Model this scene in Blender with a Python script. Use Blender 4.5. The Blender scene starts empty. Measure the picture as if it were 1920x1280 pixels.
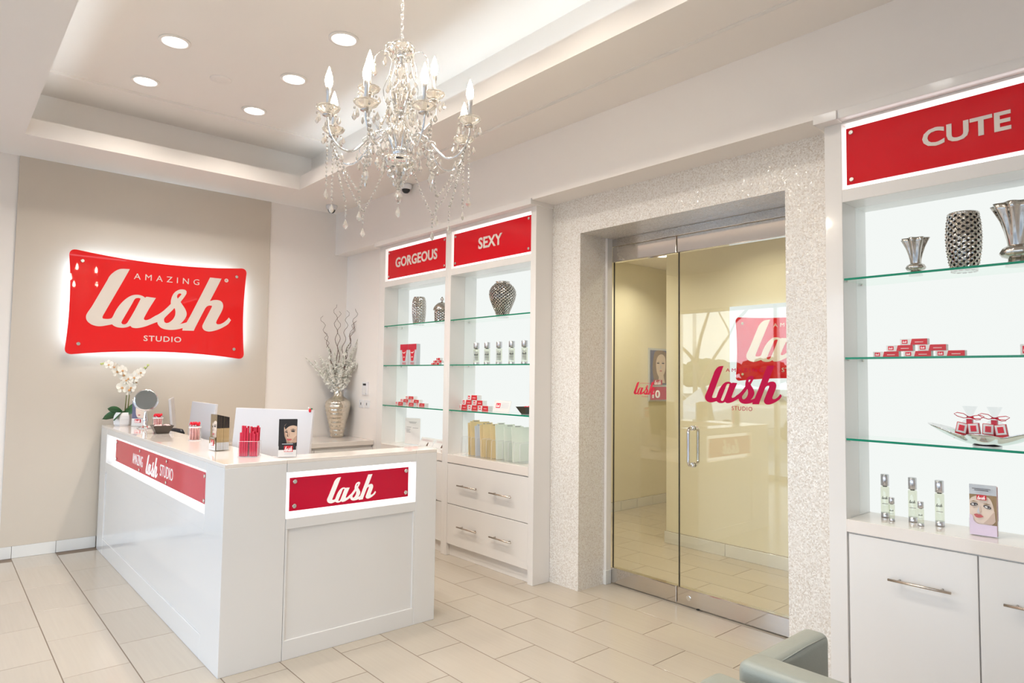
import bpy, math, random
from mathutils import Matrix, Vector
random.seed(7)
SC = bpy.context.scene
COL = SC.collection
PI = math.pi

# ------------------------------------------------------------------ camera, world, exposure
cam_d = bpy.data.cameras.new('camera')
cam_d.sensor_fit = 'HORIZONTAL'; cam_d.sensor_width = 36.0
cam_d.lens = 1244.58 / 1920 * 36
cam_d.clip_start = 0.05; cam_d.clip_end = 300
cam = bpy.data.objects.new('camera', cam_d); COL.objects.link(cam)
yaw, pitch, roll = 0.718471, 0.0536326, 0.0126214
fw = Vector((math.sin(yaw)*math.cos(pitch), math.cos(yaw)*math.cos(pitch), math.sin(pitch)))
rt = Vector((math.cos(yaw), -math.sin(yaw), 0)); up = rt.cross(fw)
r2 = rt*math.cos(roll) + up*math.sin(roll); u2 = -rt*math.sin(roll) + up*math.cos(roll)
cam.matrix_world = Matrix(((r2.x, u2.x, -fw.x, 0), (r2.y, u2.y, -fw.y, 0), (r2.z, u2.z, -fw.z, 1.55), (0, 0, 0, 1)))
SC.camera = cam
SC.view_settings.view_transform = 'Standard'
SC.view_settings.look = 'None'
SC.view_settings.gamma = 1.0
SC.view_settings.use_curve_mapping = False
SC.view_settings.exposure = 0.74
try:
    SC.cycles.max_bounces = 10; SC.cycles.diffuse_bounces = 5; SC.cycles.glossy_bounces = 5
    SC.cycles.transmission_bounces = 8; SC.cycles.transparent_max_bounces = 16
    SC.cycles.caustics_reflective = False; SC.cycles.caustics_refractive = False
    SC.cycles.sample_clamp_indirect = 6.0
    SC.cycles.use_denoising = True
except Exception: pass

world = bpy.data.worlds.new('sky'); SC.world = world; world.use_nodes = True
wn = world.node_tree; wn.nodes.clear()
tc = wn.nodes.new('ShaderNodeTexCoord'); sp = wn.nodes.new('ShaderNodeSeparateXYZ')
ns = wn.nodes.new('ShaderNodeTexNoise'); ns.inputs['Scale'].default_value = 2.2; ns.inputs['Detail'].default_value = 5
rp = wn.nodes.new('ShaderNodeValToRGB')
rp.color_ramp.elements[0].position = 0.0; rp.color_ramp.elements[0].color = (0.76, 0.87, 1.0, 1)
rp.color_ramp.elements[1].position = 0.7; rp.color_ramp.elements[1].color = (0.40, 0.60, 0.95, 1)
mx = wn.nodes.new('ShaderNodeMixRGB'); mx.inputs[2].default_value = (0.95, 0.97, 1, 1)
rc = wn.nodes.new('ShaderNodeMapRange'); rc.inputs[1].default_value = .45; rc.inputs[2].default_value = .65
bg = wn.nodes.new('ShaderNodeBackground'); bg.inputs[1].default_value = 2.7
wo = wn.nodes.new('ShaderNodeOutputWorld')
L = wn.links.new
L(tc.outputs['Generated'], sp.inputs[0]); L(sp.outputs['Z'], rp.inputs[0]); L(tc.outputs['Generated'], ns.inputs['Vector'])
L(ns.outputs['Fac'], rc.inputs[0]); L(rc.outputs[0], mx.inputs[0]); L(rp.outputs[0], mx.inputs[1]); L(mx.outputs[0], bg.inputs[0]); L(bg.outputs[0], wo.inputs[0])

def area(name, loc, sx, sy, power, color, rot=(0, 0, 0), shape='RECTANGLE', spread=180, parent=None, portal=False):
    d = bpy.data.lights.new(name, 'AREA'); d.shape = shape; d.size = sx
    if shape in ('RECTANGLE', 'ELLIPSE'): d.size_y = sy
    d.energy = power; d.color = color; d.spread = math.radians(spread)
    o = bpy.data.objects.new(name, d); COL.objects.link(o); o.location = loc; o.rotation_euler = rot
    if parent: o.parent = parent
    if portal: d.cycles.is_portal = True
    return o
# daylight enters by the storefront on the left: a portal guides the sky light, it adds none of its own
area('storefront_portal', (-2.08, 2.2, 1.45), 2.7, 9.3, 1, (1, 1, 1), (0, -PI/2, 0), portal=True)
WARM = (1.0, 0.92, 0.82); COOL = (0.86, 0.93, 1.0)
P_DOWN = 5.2; P_INNER = 6.5
E_BACK = 0.56; E_BOX = 1.25; E_COVE = 6.0; E_HALO = 20.0; E_BULB = 55.0

# ------------------------------------------------------------------ materials
def newmat(name):
    m = bpy.data.materials.new(name); m.use_nodes = True
    return m, m.node_tree.nodes, m.node_tree.links, m.node_tree.nodes['Principled BSDF']
def mat(name, col, rough=.5, metal=0, var=0.0, scale=20, bump=0, bscale=60, emit=0, ecol=None, coat=0, spec=.5, trans=0, ior=1.45, stretch=None):
    m, N, LK, B = newmat(name)
    B.inputs['Base Color'].default_value = (*col, 1); B.inputs['Roughness'].default_value = rough
    B.inputs['Metallic'].default_value = metal; B.inputs['Coat Weight'].default_value = coat
    B.inputs['Coat Roughness'].default_value = .05
    B.inputs['Specular IOR Level'].default_value = spec; B.inputs['Transmission Weight'].default_value = trans; B.inputs['IOR'].default_value = ior
    if emit:
        B.inputs['Emission Color'].default_value = (*(ecol or col), 1); B.inputs['Emission Strength'].default_value = emit
    if var or bump:
        t = N.new('ShaderNodeTexCoord'); mp = N.new('ShaderNodeMapping'); LK(t.outputs['Object'], mp.inputs[0]) if False else LK.new(t.outputs['Object'], mp.inputs[0])
        if stretch: mp.inputs['Scale'].default_value = stretch
    if var:
        n = N.new('ShaderNodeTexNoise'); n.inputs['Scale'].default_value = scale; n.inputs['Detail'].default_value = 4
        LK.new(mp.outputs[0], n.inputs['Vector'])
        mr = N.new('ShaderNodeMapRange'); mr.inputs[3].default_value = 1-var; mr.inputs[4].default_value = 1+var
        LK.new(n.outputs['Fac'], mr.inputs[0])
        mm = N.new('ShaderNodeVectorMath'); mm.operation = 'SCALE'; mm.inputs[0].default_value = col
        LK.new(mr.outputs[0], mm.inputs['Scale']); LK.new(mm.outputs[0], B.inputs['Base Color'])
    if bump:
        n2 = N.new('ShaderNodeTexNoise'); n2.inputs['Scale'].default_value = bscale; n2.inputs['Detail'].default_value = 3
        LK.new(mp.outputs[0], n2.inputs['Vector'])
        b = N.new('ShaderNodeBump'); b.inputs['Strength'].default_value = bump; b.inputs['Distance'].default_value = .002
        LK.new(n2.outputs['Fac'], b.inputs['Height']); LK.new(b.outputs[0], B.inputs['Normal'])
    return m
def glow(name, col, s):
    m = bpy.data.materials.new(name); m.use_nodes = True; N = m.node_tree.nodes; N.clear()
    e = N.new('ShaderNodeEmission'); e.inputs[0].default_value = (*col, 1); e.inputs[1].default_value = s
    o = N.new('ShaderNodeOutputMaterial'); m.node_tree.links.new(e.outputs[0], o.inputs[0]); return m
def clear(name, tint, refl=1.0, rough=0.0, ior=1.5):
    """thin sheet glass / acrylic: tinted see-through with a Fresnel mirror on top"""
    m = bpy.data.materials.new(name); m.use_nodes = True; N = m.node_tree.nodes; N.clear(); K = m.node_tree.links.new
    t = N.new('ShaderNodeBsdfTransparent'); t.inputs[0].default_value = (*tint, 1)
    g = N.new('ShaderNodeBsdfGlossy'); g.inputs['Roughness'].default_value = rough; g.inputs[0].default_value = (refl, refl, refl, 1)
    f = N.new('ShaderNodeFresnel'); ge = N.new('ShaderNodeNewGeometry'); mr = N.new('ShaderNodeMapRange')   # a sheet is not a solid block: no total reflection at its far side
    mr.inputs[3].default_value = ior; mr.inputs[4].default_value = 1/ior; K(ge.outputs['Backfacing'], mr.inputs[0]); K(mr.outputs[0], f.inputs[0])
    x = N.new('ShaderNodeMixShader'); o = N.new('ShaderNodeOutputMaterial')
    K(f.outputs[0], x.inputs[0]); K(t.outputs[0], x.inputs[1]); K(g.outputs[0], x.inputs[2]); K(x.outputs[0], o.inputs[0]); return m
def glass(name, col=(1, 1, 1), rough=0.0, ior=1.5):
    m = bpy.data.materials.new(name); m.use_nodes = True; N = m.node_tree.nodes; N.clear()
    g = N.new('ShaderNodeBsdfGlass'); g.inputs[0].default_value = (*col, 1); g.inputs['Roughness'].default_value = rough; g.inputs['IOR'].default_value = ior
    o = N.new('ShaderNodeOutputMaterial'); m.node_tree.links.new(g.outputs[0], o.inputs[0]); return m

M = {}
M['wall'] = mat('warm_white_wall_paint', (.86, .81, .765), .55, var=.012, scale=3, bump=.06, bscale=180)
M['ceil'] = mat('ceiling_paint', (.84, .79, .74), .7, var=.012, scale=2, bump=.05, bscale=160)
M['taupe'] = mat('taupe_wall_paint', (.60, .53, .445), .5, var=.02, scale=3, bump=.05, bscale=150)
M['lac'] = mat('white_lacquer', (.78, .745, .71), .16, var=.008, scale=4, coat=.35)
M['desk'] = mat('white_desk_laminate', (.74, .725, .71), .14, var=.008, scale=3, coat=.4)
M['quartz'] = mat('white_quartz_top', (.80, .73, .67), .06, var=.02, scale=300, coat=.3)
M['grout'] = mat('grout', (.20, .15, .11), .9, var=.08, scale=30)
M['skirt'] = mat('skirting_tile', (.74, .73, .70), .2, var=.03, scale=8, coat=.2)
M['red'] = mat('glossy_red_acrylic', (.56, .006, .014), .07, spec=.28, emit=.05, ecol=(.9, .02, .03))
M['redlogo'] = mat('glossy_red_logo_acrylic', (.62, .010, .014), .02, spec=.4, emit=.10, ecol=(1, .06, .04))
M['reddesk'] = mat('glossy_crimson_acrylic', (.54, .004, .030), .07, spec=.28, emit=.04, ecol=(.9, .02, .08))
M['sleeve'] = mat('satin_chrome_sleeve', (.80, .77, .73), .30, 1)
M['nic'] = mat('lit_niche_lacquer', (.90, .905, .885), .25)  # lighter copy of the lacquer: the niche glow is put into its colour
M['boxdim'] = glow('hall_light_box_face', (.90, .97, 1.0), .62)
M['cream'] = mat('cream_lettering', (.74, .66, .59), .4, var=.01, scale=30)
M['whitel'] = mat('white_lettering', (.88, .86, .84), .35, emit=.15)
M['decal'] = mat('raspberry_vinyl_decal', (.46, .001, .055), .5, spec=.2, var=.05, scale=6)
M['back'] = glow('backlit_white_acrylic', (.965, 1.0, .975), E_BACK)
M['boxlight'] = glow('light_box_face', (1, 1, 1), E_BOX)
M['halo'] = glow('halo_led_strip', (.60, .80, 1.0), E_HALO)
M['cove'] = glow('cove_led_strip', (.72, .88, 1.0), E_COVE)
M['lens'] = glow('downlight_lens', (1.0, .97, .93), 9)
M['bulb'] = glow('candle_bulb_glow', (1.0, .86, .66), E_BULB)
M['steel'] = mat('brushed_steel', (.62, .57, .52), .22, 1, bump=.1, bscale=40, stretch=(1, .05, 1))
M['polish'] = mat('polished_steel', (.70, .66, .62), .08, 1)
M['chrome'] = mat('chrome', (.82, .82, .82), .04, 1)
M['nickel'] = mat('nickel_handle', (.60, .52, .44), .25, 1)
M['screw'] = mat('satin_standoff', (.75, .70, .66), .25, 1)
M['silver'] = mat('mercury_silver_glaze', (.56, .52, .475), .11, 1, var=.2, scale=25)
M['mercury'] = mat('antique_mercury_glass', (.70, .645, .55), .16, 1, var=.28, scale=40, bump=.9, bscale=38)
M['monitor'] = mat('monitor_shell', (.60, .585, .60), .3, var=.01, scale=30)
M['black'] = mat('black_plastic', (.02, .02, .022), .35, var=.1, scale=40)
M['dark'] = mat('dark_gap', (.03, .028, .025), .8, var=.1, scale=40)
M['liner'] = mat('vase_shade_liner', (.06, .052, .045), .5, var=.2, scale=30)  # shade inside the vase openings, put into a dark colour
M['wood'] = mat('dark_brown_dish', (.055, .042, .032), .35, var=.15, scale=30)
M['white'] = mat('white_plastic', (.80, .79, .80), .25, var=.01, scale=30)
M['paper'] = mat('white_paper', (.78, .76, .74), .6, var=.015, scale=30)
M['print'] = mat('grey_print', (.30, .29, .29), .6, var=.1, scale=200)
M['ribbon'] = mat('red_satin_ribbon', (.60, .01, .04), .3, var=.1, scale=60)
M['redbox'] = mat('red_printed_card', (.62, .025, .035), .35, var=.05, scale=60)
M['redcap'] = mat('bright_red_cap', (.70, .01, .03), .3, var=.05, scale=60)
M['pinkfill'] = mat('pink_wand_body', (.75, .38, .36), .4, var=.1, scale=80)
M['manila'] = mat('manila_card', (.76, .60, .33), .6, var=.03, scale=20)
M['greyfold'] = mat('grey_card', (.60, .62, .65), .6, var=.03, scale=20)
M['palefold'] = mat('pale_green_card', (.72, .76, .66), .6, var=.03, scale=20)
M['leather'] = mat('sage_grey_leather', (.33, .345, .30), .42, var=.05, scale=30, bump=.25, bscale=250)
M['foot'] = mat('chair_foot', (.05, .04, .035), .4, var=.1, scale=30)
M['petal'] = mat('orchid_petal', (.84, .83, .76), .5, var=.04, scale=60)
M['lip'] = mat('orchid_centre', (.70, .38, .16), .5, var=.2, scale=90)
M['bud'] = mat('orchid_bud', (.56, .62, .22), .5, var=.1, scale=60)
M['leaf'] = mat('orchid_leaf', (.04, .12, .045), .3, var=.25, scale=20)
M['stem'] = mat('green_stem', (.20, .24, .08), .5, var=.2, scale=40)
M['stake'] = mat('bamboo_stake', (.40, .29, .15), .6, var=.2, scale=40)
M['willow'] = mat('curly_willow_bark', (.13, .065, .04), .6, var=.25, scale=60)
M['bloss'] = mat('cream_blossom', (.90, .87, .78), .6, var=.06, scale=90)
M['ceramic'] = mat('white_ceramic_pot', (.78, .77, .78), .3, var=.02, scale=20)
M['soil'] = mat('potting_moss', (.09, .08, .04), .9, var=.3, scale=90)
M['mirror'] = mat('mirror_glass', (.55, .60, .60), .02, 1)
M['skin'] = mat('printed_skin', (.72, .50, .36), .5, var=.04, scale=60)
M['skin2'] = mat('printed_pale_skin', (.78, .63, .52), .5, var=.04, scale=60)
M['hair'] = mat('printed_black_hair', (.018, .015, .015), .4, var=.2, scale=80)
M['hair2'] = mat('printed_blond_hair', (.30, .20, .10), .5, var=.35, scale=80, stretch=(1, .2, .2))
M['shade'] = mat('printed_skin_shade', (.52, .33, .23), .5, var=.04, scale=60)
M['shade2'] = mat('printed_pale_skin_shade', (.62, .46, .37), .5, var=.04, scale=60)
M['eye'] = mat('printed_eye', (.05, .04, .04), .5, var=.1, scale=80)
M['lipst'] = mat('printed_lips', (.55, .12, .12), .4, var=.1, scale=80)
M['lav'] = mat('printed_lavender', (.72, .60, .72), .5, var=.05, scale=20)
M['violet'] = mat('printed_slate', (.13, .13, .22), .5, var=.1, scale=20)
M['inner'] = mat('inner_cream_paint', (.80, .75, .60), .55, var=.012, scale=3, bump=.05, bscale=160)
M['asphalt'] = mat('asphalt', (.20, .20, .20), .9, var=.15, scale=30)
M['kerb'] = mat('concrete', (.50, .48, .45), .8, var=.1, scale=10)
M['foliage'] = mat('tree_foliage', (.05, .09, .03), .8, var=.4, scale=3)
M['bark'] = mat('tree_bark', (.16, .12, .09), .8, var=.3, scale=10)
M['carw'] = mat('white_car_paint', (.80, .80, .80), .15, coat=.6, var=.01, scale=4)
M['carg'] = mat('car_glass', (.03, .035, .04), .05, var=.05, scale=4)
M['tyre'] = mat('tyre_rubber', (.03, .03, .03), .8, var=.1, scale=30)
M['capm'] = mat('satin_aluminium', (.62, .61, .63), .3, 1)
M['liq'] = clear('bottle_glass_and_liquid', (.90, .915, .84))
M['shelf'] = clear('clear_shelf_glass', (.93, .985, .955))
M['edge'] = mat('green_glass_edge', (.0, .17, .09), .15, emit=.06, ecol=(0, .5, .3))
M['doorglass'] = clear('door_glass', (.965, .965, .925), ior=1.62)
M['winglass'] = clear('storefront_glass', (.93, .96, .97))
M['acryl'] = clear('clear_acrylic', (.985, .988, .988), ior=1.3)
M['frost'] = clear('cellophane', (.93, .94, .945), ior=1.3, rough=.1)
def crystal_mat(name, w, ior=1.55, rough=0.0):
    m = glass(name, (1, .985, .96), rough, ior); N = m.node_tree.nodes; K = m.node_tree.links.new
    g = [n for n in N if n.type == 'BSDF_GLASS'][0]; o = [n for n in N if n.type == 'OUTPUT_MATERIAL'][0]
    d = N.new('ShaderNodeBsdfTranslucent'); d.inputs[0].default_value = (1, .94, .86, 1); d2 = N.new('ShaderNodeBsdfDiffuse'); d2.inputs[0].default_value = (1, .95, .88, 1)
    x = N.new('ShaderNodeMixShader'); y = N.new('ShaderNodeMixShader'); y.inputs[0].default_value = w
    K(d.outputs[0], x.inputs[1]); K(d2.outputs[0], x.inputs[2]); K(g.outputs[0], y.inputs[1]); K(x.outputs[0], y.inputs[2]); K(y.outputs[0], o.inputs[0]); return m
M['crystal'] = crystal_mat('cut_crystal', .30)
M['crglass'] = crystal_mat('pressed_crystal_glass', .12, 1.5, .03)
def mosaic_mat():
    m, N, K, B = newmat('mother_of_pearl_mosaic')
    t = N.new('ShaderNodeTexCoord')
    v = N.new('ShaderNodeTexVoronoi'); v.distance = 'CHEBYCHEV'; v.inputs['Scale'].default_value = 150; v.inputs['Randomness'].default_value = .75
    K.new(t.outputs['Object'], v.inputs['Vector'])
    r = N.new('ShaderNodeValToRGB'); e = r.color_ramp.elements
    e[0].position = 0; e[0].color = (.62, .55, .47, 1); e[1].position = 1; e[1].color = (.82, .79, .745, 1)
    a = r.color_ramp.elements.new(.25); a.color = (.70, .645, .59, 1); a = r.color_ramp.elements.new(.6); a.color = (.76, .72, .665, 1)
    s = N.new('ShaderNodeSeparateColor'); K.new(v.outputs['Color'], s.inputs[0]); K.new(s.outputs[0], r.inputs[0]); K.new(r.outputs[0], B.inputs['Base Color'])
    q = N.new('ShaderNodeVectorMath'); q.operation = 'SUBTRACT'; q.inputs[1].default_value = (.5, .5, .5); K.new(v.outputs['Color'], q.inputs[0])
    c = N.new('ShaderNodeVectorMath'); c.operation = 'SCALE'; c.inputs['Scale'].default_value = .30; K.new(q.outputs[0], c.inputs[0])
    g = N.new('ShaderNodeNewGeometry'); ad = N.new('ShaderNodeVectorMath'); K.new(c.outputs[0], ad.inputs[0]); K.new(g.outputs['Normal'], ad.inputs[1])
    nm = N.new('ShaderNodeVectorMath'); nm.operation = 'NORMALIZE'; K.new(ad.outputs[0], nm.inputs[0]); K.new(nm.outputs[0], B.inputs['Normal'])
    B.inputs['Roughness'].default_value = .16; B.inputs['Specular IOR Level'].default_value = .8
    return m
def petal_mat(name, col):
    m = mat(name, col, .6); N = m.node_tree.nodes; K = m.node_tree.links.new; o = [n for n in N if n.type == 'OUTPUT_MATERIAL'][0]; b = N['Principled BSDF']
    t = N.new('ShaderNodeBsdfTranslucent'); t.inputs[0].default_value = (*col, 1); x = N.new('ShaderNodeMixShader'); x.inputs[0].default_value = .22
    K(b.outputs[0], x.inputs[1]); K(t.outputs[0], x.inputs[2]); K(x.outputs[0], o.inputs[0]); return m
M['bloss'] = petal_mat('cream_blossom', (.97, .95, .89)); M['petal'] = petal_mat('orchid_petal', (.93, .92, .86))
M['mosaic'] = mosaic_mat()
def tile_mat():
    m, N, K, B = newmat('linear_grain_porcelain')
    t = N.new('ShaderNodeTexCoord'); oi = N.new('ShaderNodeObjectInfo')
    mp = N.new('ShaderNodeMapping'); mp.inputs['Scale'].default_value = (60, 2.2, 1); K.new(t.outputs['Object'], mp.inputs[0])
    ad = N.new('ShaderNodeVectorMath'); K.new(mp.outputs[0], ad.inputs[0])
    cx = N.new('ShaderNodeCombineXYZ'); ml = N.new('ShaderNodeMath'); ml.operation = 'MULTIPLY'; ml.inputs[1].default_value = 50
    K.new(oi.outputs['Random'], ml.inputs[0]); K.new(ml.outputs[0], cx.inputs[0]); K.new(ml.outputs[0], cx.inputs[1]); K.new(cx.outputs[0], ad.inputs[1])
    n = N.new('ShaderNodeTexNoise'); n.inputs['Scale'].default_value = 1.0; n.inputs['Detail'].default_value = 4; K.new(ad.outputs[0], n.inputs['Vector'])
    a1 = N.new('ShaderNodeMapRange'); a1.inputs[3].default_value = .95; a1.inputs[4].default_value = 1.05; K.new(n.outputs['Fac'], a1.inputs[0])
    a2 = N.new('ShaderNodeMapRange'); a2.inputs[3].default_value = .97; a2.inputs[4].default_value = 1.03; K.new(oi.outputs['Random'], a2.inputs[0])
    mu = N.new('ShaderNodeMath'); mu.operation = 'MULTIPLY'; K.new(a1.outputs[0], mu.inputs[0]); K.new(a2.outputs[0], mu.inputs[1])
    s = N.new('ShaderNodeVectorMath'); s.operation = 'SCALE'; s.inputs[0].default_value = (.475, .42, .35); K.new(mu.outputs[0], s.inputs['Scale']); K.new(s.outputs[0], B.inputs['Base Color'])
    b = N.new('ShaderNodeBump'); b.inputs['Strength'].default_value = .12; b.inputs['Distance'].default_value = .002; K.new(n.outputs['Fac'], b.inputs['Height']); K.new(b.outputs[0], B.inputs['Normal'])
    B.inputs['Roughness'].default_value = .17; return m
M['tile'] = tile_mat()

# ------------------------------------------------------------------ mesh helpers
class MB:
    def __init__(s): s.v = []; s.f = []; s.m = []; s.s = []
    def add(s, vs, fs, m=0, smooth=False):
        n = len(s.v); s.v += [tuple(v) for v in vs]
        for f in fs: s.f.append([i+n for i in f]); s.m.append(m); s.s.append(smooth)
        return s
    def box(s, x0, y0, z0, x1, y1, z1, m=0, mx=None):
        x0, x1 = min(x0, x1), max(x0, x1); y0, y1 = min(y0, y1), max(y0, y1); z0, z1 = min(z0, z1), max(z0, z1)
        vs = [(x0,y0,z0),(x1,y0,z0),(x1,y1,z0),(x0,y1,z0),(x0,y0,z1),(x1,y0,z1),(x1,y1,z1),(x0,y1,z1)]
        if mx: vs = [mx @ Vector(v) for v in vs]
        return s.add(vs, [(0,3,2,1),(4,5,6,7),(0,1,5,4),(1,2,6,5),(2,3,7,6),(3,0,4,7)], m)
    def lathe(s, prof, n=24, c=(0, 0, 0), m=0, smooth=True, mod=None, mx=None, cap=True):
        vs = []; fs = []; k = len(prof)
        for i, (r, z) in enumerate(prof):
            for j in range(n):
                a = 2*PI*j/n; rr = r*(mod(a, z) if mod else 1)
                v = Vector((rr*math.cos(a), rr*math.sin(a), z))
                if mx: v = mx @ v
                vs.append((v[0]+c[0], v[1]+c[1], v[2]+c[2]))
        for i in range(k-1):
            for j in range(n):
                j2 = (j+1) % n; fs.append((i*n+j, i*n+j2, (i+1)*n+j2, (i+1)*n+j))
        s.add(vs, fs, m, smooth)
        if cap:
            b = len(s.v)-len(vs)
            if prof[0][0] > 1e-5: s.f.append([b+j for j in range(n)][::-1]); s.m.append(m); s.s.append(False)
            if prof[-1][0] > 1e-5: s.f.append([b+(k-1)*n+j for j in range(n)]); s.m.append(m); s.s.append(False)
        return s
    def cyl(s, p, q, r, n=12, m=0, r2=None):
        return s.tube([p, q], [r, r if r2 is None else r2], n, m)
    def tube(s, path, r, n=8, m=0, closed=False):
        P = [Vector(p) for p in path]; k = len(P); R = r if isinstance(r, (list, tuple)) else [r]*k
        vs = []; fs = []; u = None
        for i in range(k):
            if closed: d = P[(i+1) % k]-P[i-1]
            else: d = P[min(i+1, k-1)]-P[max(i-1, 0)]
            d.normalize()
            if u is None:
                u = Vector((0, 0, 1)) if abs(d.z) < .9 else Vector((1, 0, 0))
            u = (u - d*u.dot(d)); u.normalize(); w = d.cross(u)
            for j in range(n):
                a = 2*PI*j/n; vs.append(P[i]+(u*math.cos(a)+w*math.sin(a))*R[i])
        for i in range(k if closed else k-1):
            i2 = (i+1) % k
            for j in range(n):
                j2 = (j+1) % n; fs.append((i*n+j, i*n+j2, i2*n+j2, i2*n+j))
        s.add(vs, fs, m, True)
        if not closed:
            b = len(s.v)-len(vs)
            s.f.append([b+j for j in range(n)][::-1]); s.m.append(m); s.s.append(False)
            s.f.append([b+(k-1)*n+j for j in range(n)]); s.m.append(m); s.s.append(False)
        return s
    def ball(s, c, r, n=8, m=0, sq=(1, 1, 1), smooth=True, mx=None):
        k = max(3, n//2); pr = [(math.sin(PI*i/k)*r+1e-6, -math.cos(PI*i/k)*r) for i in range(k+1)]
        b = len(s.v); s.lathe(pr, n, (0, 0, 0), m, smooth, cap=False)
        for i in range(b, len(s.v)):
            v = Vector(s.v[i]); v = Vector((v.x*sq[0], v.y*sq[1], v.z*sq[2]))
            if mx: v = mx @ v
            s.v[i] = (v[0]+c[0], v[1]+c[1], v[2]+c[2])
        return s
    def prism(s, pts, t, mx, m=0):
        """polygon in a plane (right, up) extruded by t along the normal of mx"""
        n = len(pts); a = [mx @ Vector((x, y, 0)) for x, y in pts]; b = [mx @ Vector((x, y, t)) for x, y in pts]
        fs = [list(range(n))[::-1], [n+i for i in range(n)]] + [(i, (i+1) % n, n+(i+1) % n, n+i) for i in range(n)]
        return s.add(a+b, fs, m)
    def build(s, name, mats, parent=None, bevel=0, seg=2, loc=(0, 0, 0), rot=(0, 0, 0)):
        me = bpy.data.meshes.new(name); me.from_pydata(s.v, [], s.f); me.update()
        if not isinstance(mats, (list, tuple)): mats = [mats]
        for q in mats: me.materials.append(M[q] if isinstance(q, str) else q)
        me.polygons.foreach_set('material_index', s.m); me.polygons.foreach_set('use_smooth', s.s)
        o = bpy.data.objects.new(name, me); COL.objects.link(o)
        o.location = loc; o.rotation_euler = rot
        if parent: o.parent = parent
        if bevel:
            b = o.modifiers.new('bevel', 'BEVEL'); b.width = bevel; b.segments = seg; b.limit_method = 'ANGLE'; b.angle_limit = .6
        return o
def BX(*a, **k): return MB().box(*a, **k)
def tag(o, label=None, cat=None, group=None, kind=None):
    if label: o['label'] = label
    if cat: o['category'] = cat
    if group: o['group'] = group
    if kind: o['kind'] = kind
    return o
def thing(name, label, cat, loc=(0, 0, 0), rz=0, group=None, rot=None):
    o = bpy.data.objects.new(name, None); COL.objects.link(o); o.empty_display_size = .05
    o.location = loc; o.rotation_euler = rot if rot else (0, 0, rz); return tag(o, label, cat, group)
def struct(mb, name, mats, parent=None, bevel=0):
    o = mb.build(name, mats, parent, bevel)
    if not parent: o['kind'] = 'structure'
    return o
def shift(o, base):
    """keep world-built geometry but put the origin at base"""
    o.data.transform(Matrix.Translation(-Vector(base))); o.location = base; return o
def kids(o): return [c for c in bpy.data.objects if c.parent == o]
def dup(root, loc, label, rz=None, scale=None, tree=None):
    tree = tree or root['_t'] if False else tree
    def rec(o, par):
        c = o.copy(); COL.objects.link(c); c.parent = par
        for ch in CH.get(o.name, []): rec(bpy.data.objects[ch], c)
        return c
    r = rec(root, None); r.location = loc
    if rz is not None: r.rotation_euler = (0, 0, rz)
    if scale: r.scale = scale
    r['label'] = label; return r
CH = {}
def index_children():
    CH.clear()
    for o in bpy.data.objects:
        if o.parent: CH.setdefault(o.parent.name, []).append(o.name)
# 2D frames: local x = reading direction, y = up, z = towards the viewer
def frame(o, right, upv=(0, 0, 1)):
    r = Vector(right).normalized(); u = Vector(upv).normalized(); n = r.cross(u)
    return Matrix(((r.x, u.x, n.x, o[0]), (r.y, u.y, n.y, o[1]), (r.z, u.z, n.z, o[2]), (0, 0, 0, 1)))
def smooth_poly(pts, it=4, corner=38):
    n = len(pts); out = []
    def ang(i):
        a = Vector(pts[i])-Vector(pts[i-1]); b = Vector(pts[(i+1) % n])-Vector(pts[i]); return math.degrees(a.angle(b, 0))
    cor = [ang(i) > corner for i in range(n)]
    for i in range(n):
        p1, p2 = Vector(pts[i]), Vector(pts[(i+1) % n]); p0 = Vector(pts[i-1]); p3 = Vector(pts[(i+2) % n])
        m1 = (p2-p1)*.5 if cor[i] else (p2-p0)*.5; m2 = (p2-p1)*.5 if cor[(i+1) % n] else (p3-p1)*.5
        l = (p2-p1).length; 
        if m1.length > l: m1 = m1.normalized()*l
        if m2.length > l: m2 = m2.normalized()*l
        for k in range(it):
            t = k/it; h = (2*t**3-3*t**2+1)*p1+(t**3-2*t**2+t)*m1+(-2*t**3+3*t**2)*p2+(t**3-t**2)*m2; out.append((h.x, h.y))
    return out
def curve_mesh(name, loops, ext):
    cu = bpy.data.curves.new(name, 'CURVE'); cu.dimensions = '2D'; cu.fill_mode = 'BOTH'; cu.extrude = ext
    for lp in loops:
        s = cu.splines.new('POLY'); s.points.add(len(lp)-1); s.use_cyclic_u = True
        for i, p in enumerate(lp): s.points[i].co = (p[0], p[1], 0, 1)
    o = bpy.data.objects.new(name, cu); me = bpy.data.meshes.new_from_object(o); bpy.data.objects.remove(o); return me
TXT = {}
def text_mesh(txt, spacing=1.0, bold=0.0, ext=.0006):
    k = (txt, spacing, bold, ext)
    if k in TXT: return TXT[k].copy()
    cu = bpy.data.curves.new('t', 'FONT'); cu.body = txt; cu.size = 1; cu.align_x = 'LEFT'; cu.space_character = spacing; cu.offset = bold; cu.resolution_u = 3
    o = bpy.data.objects.new('t', cu); me = bpy.data.meshes.new_from_object(o); bpy.data.objects.remove(o)
    TXT[k] = me; return me.copy()
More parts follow.
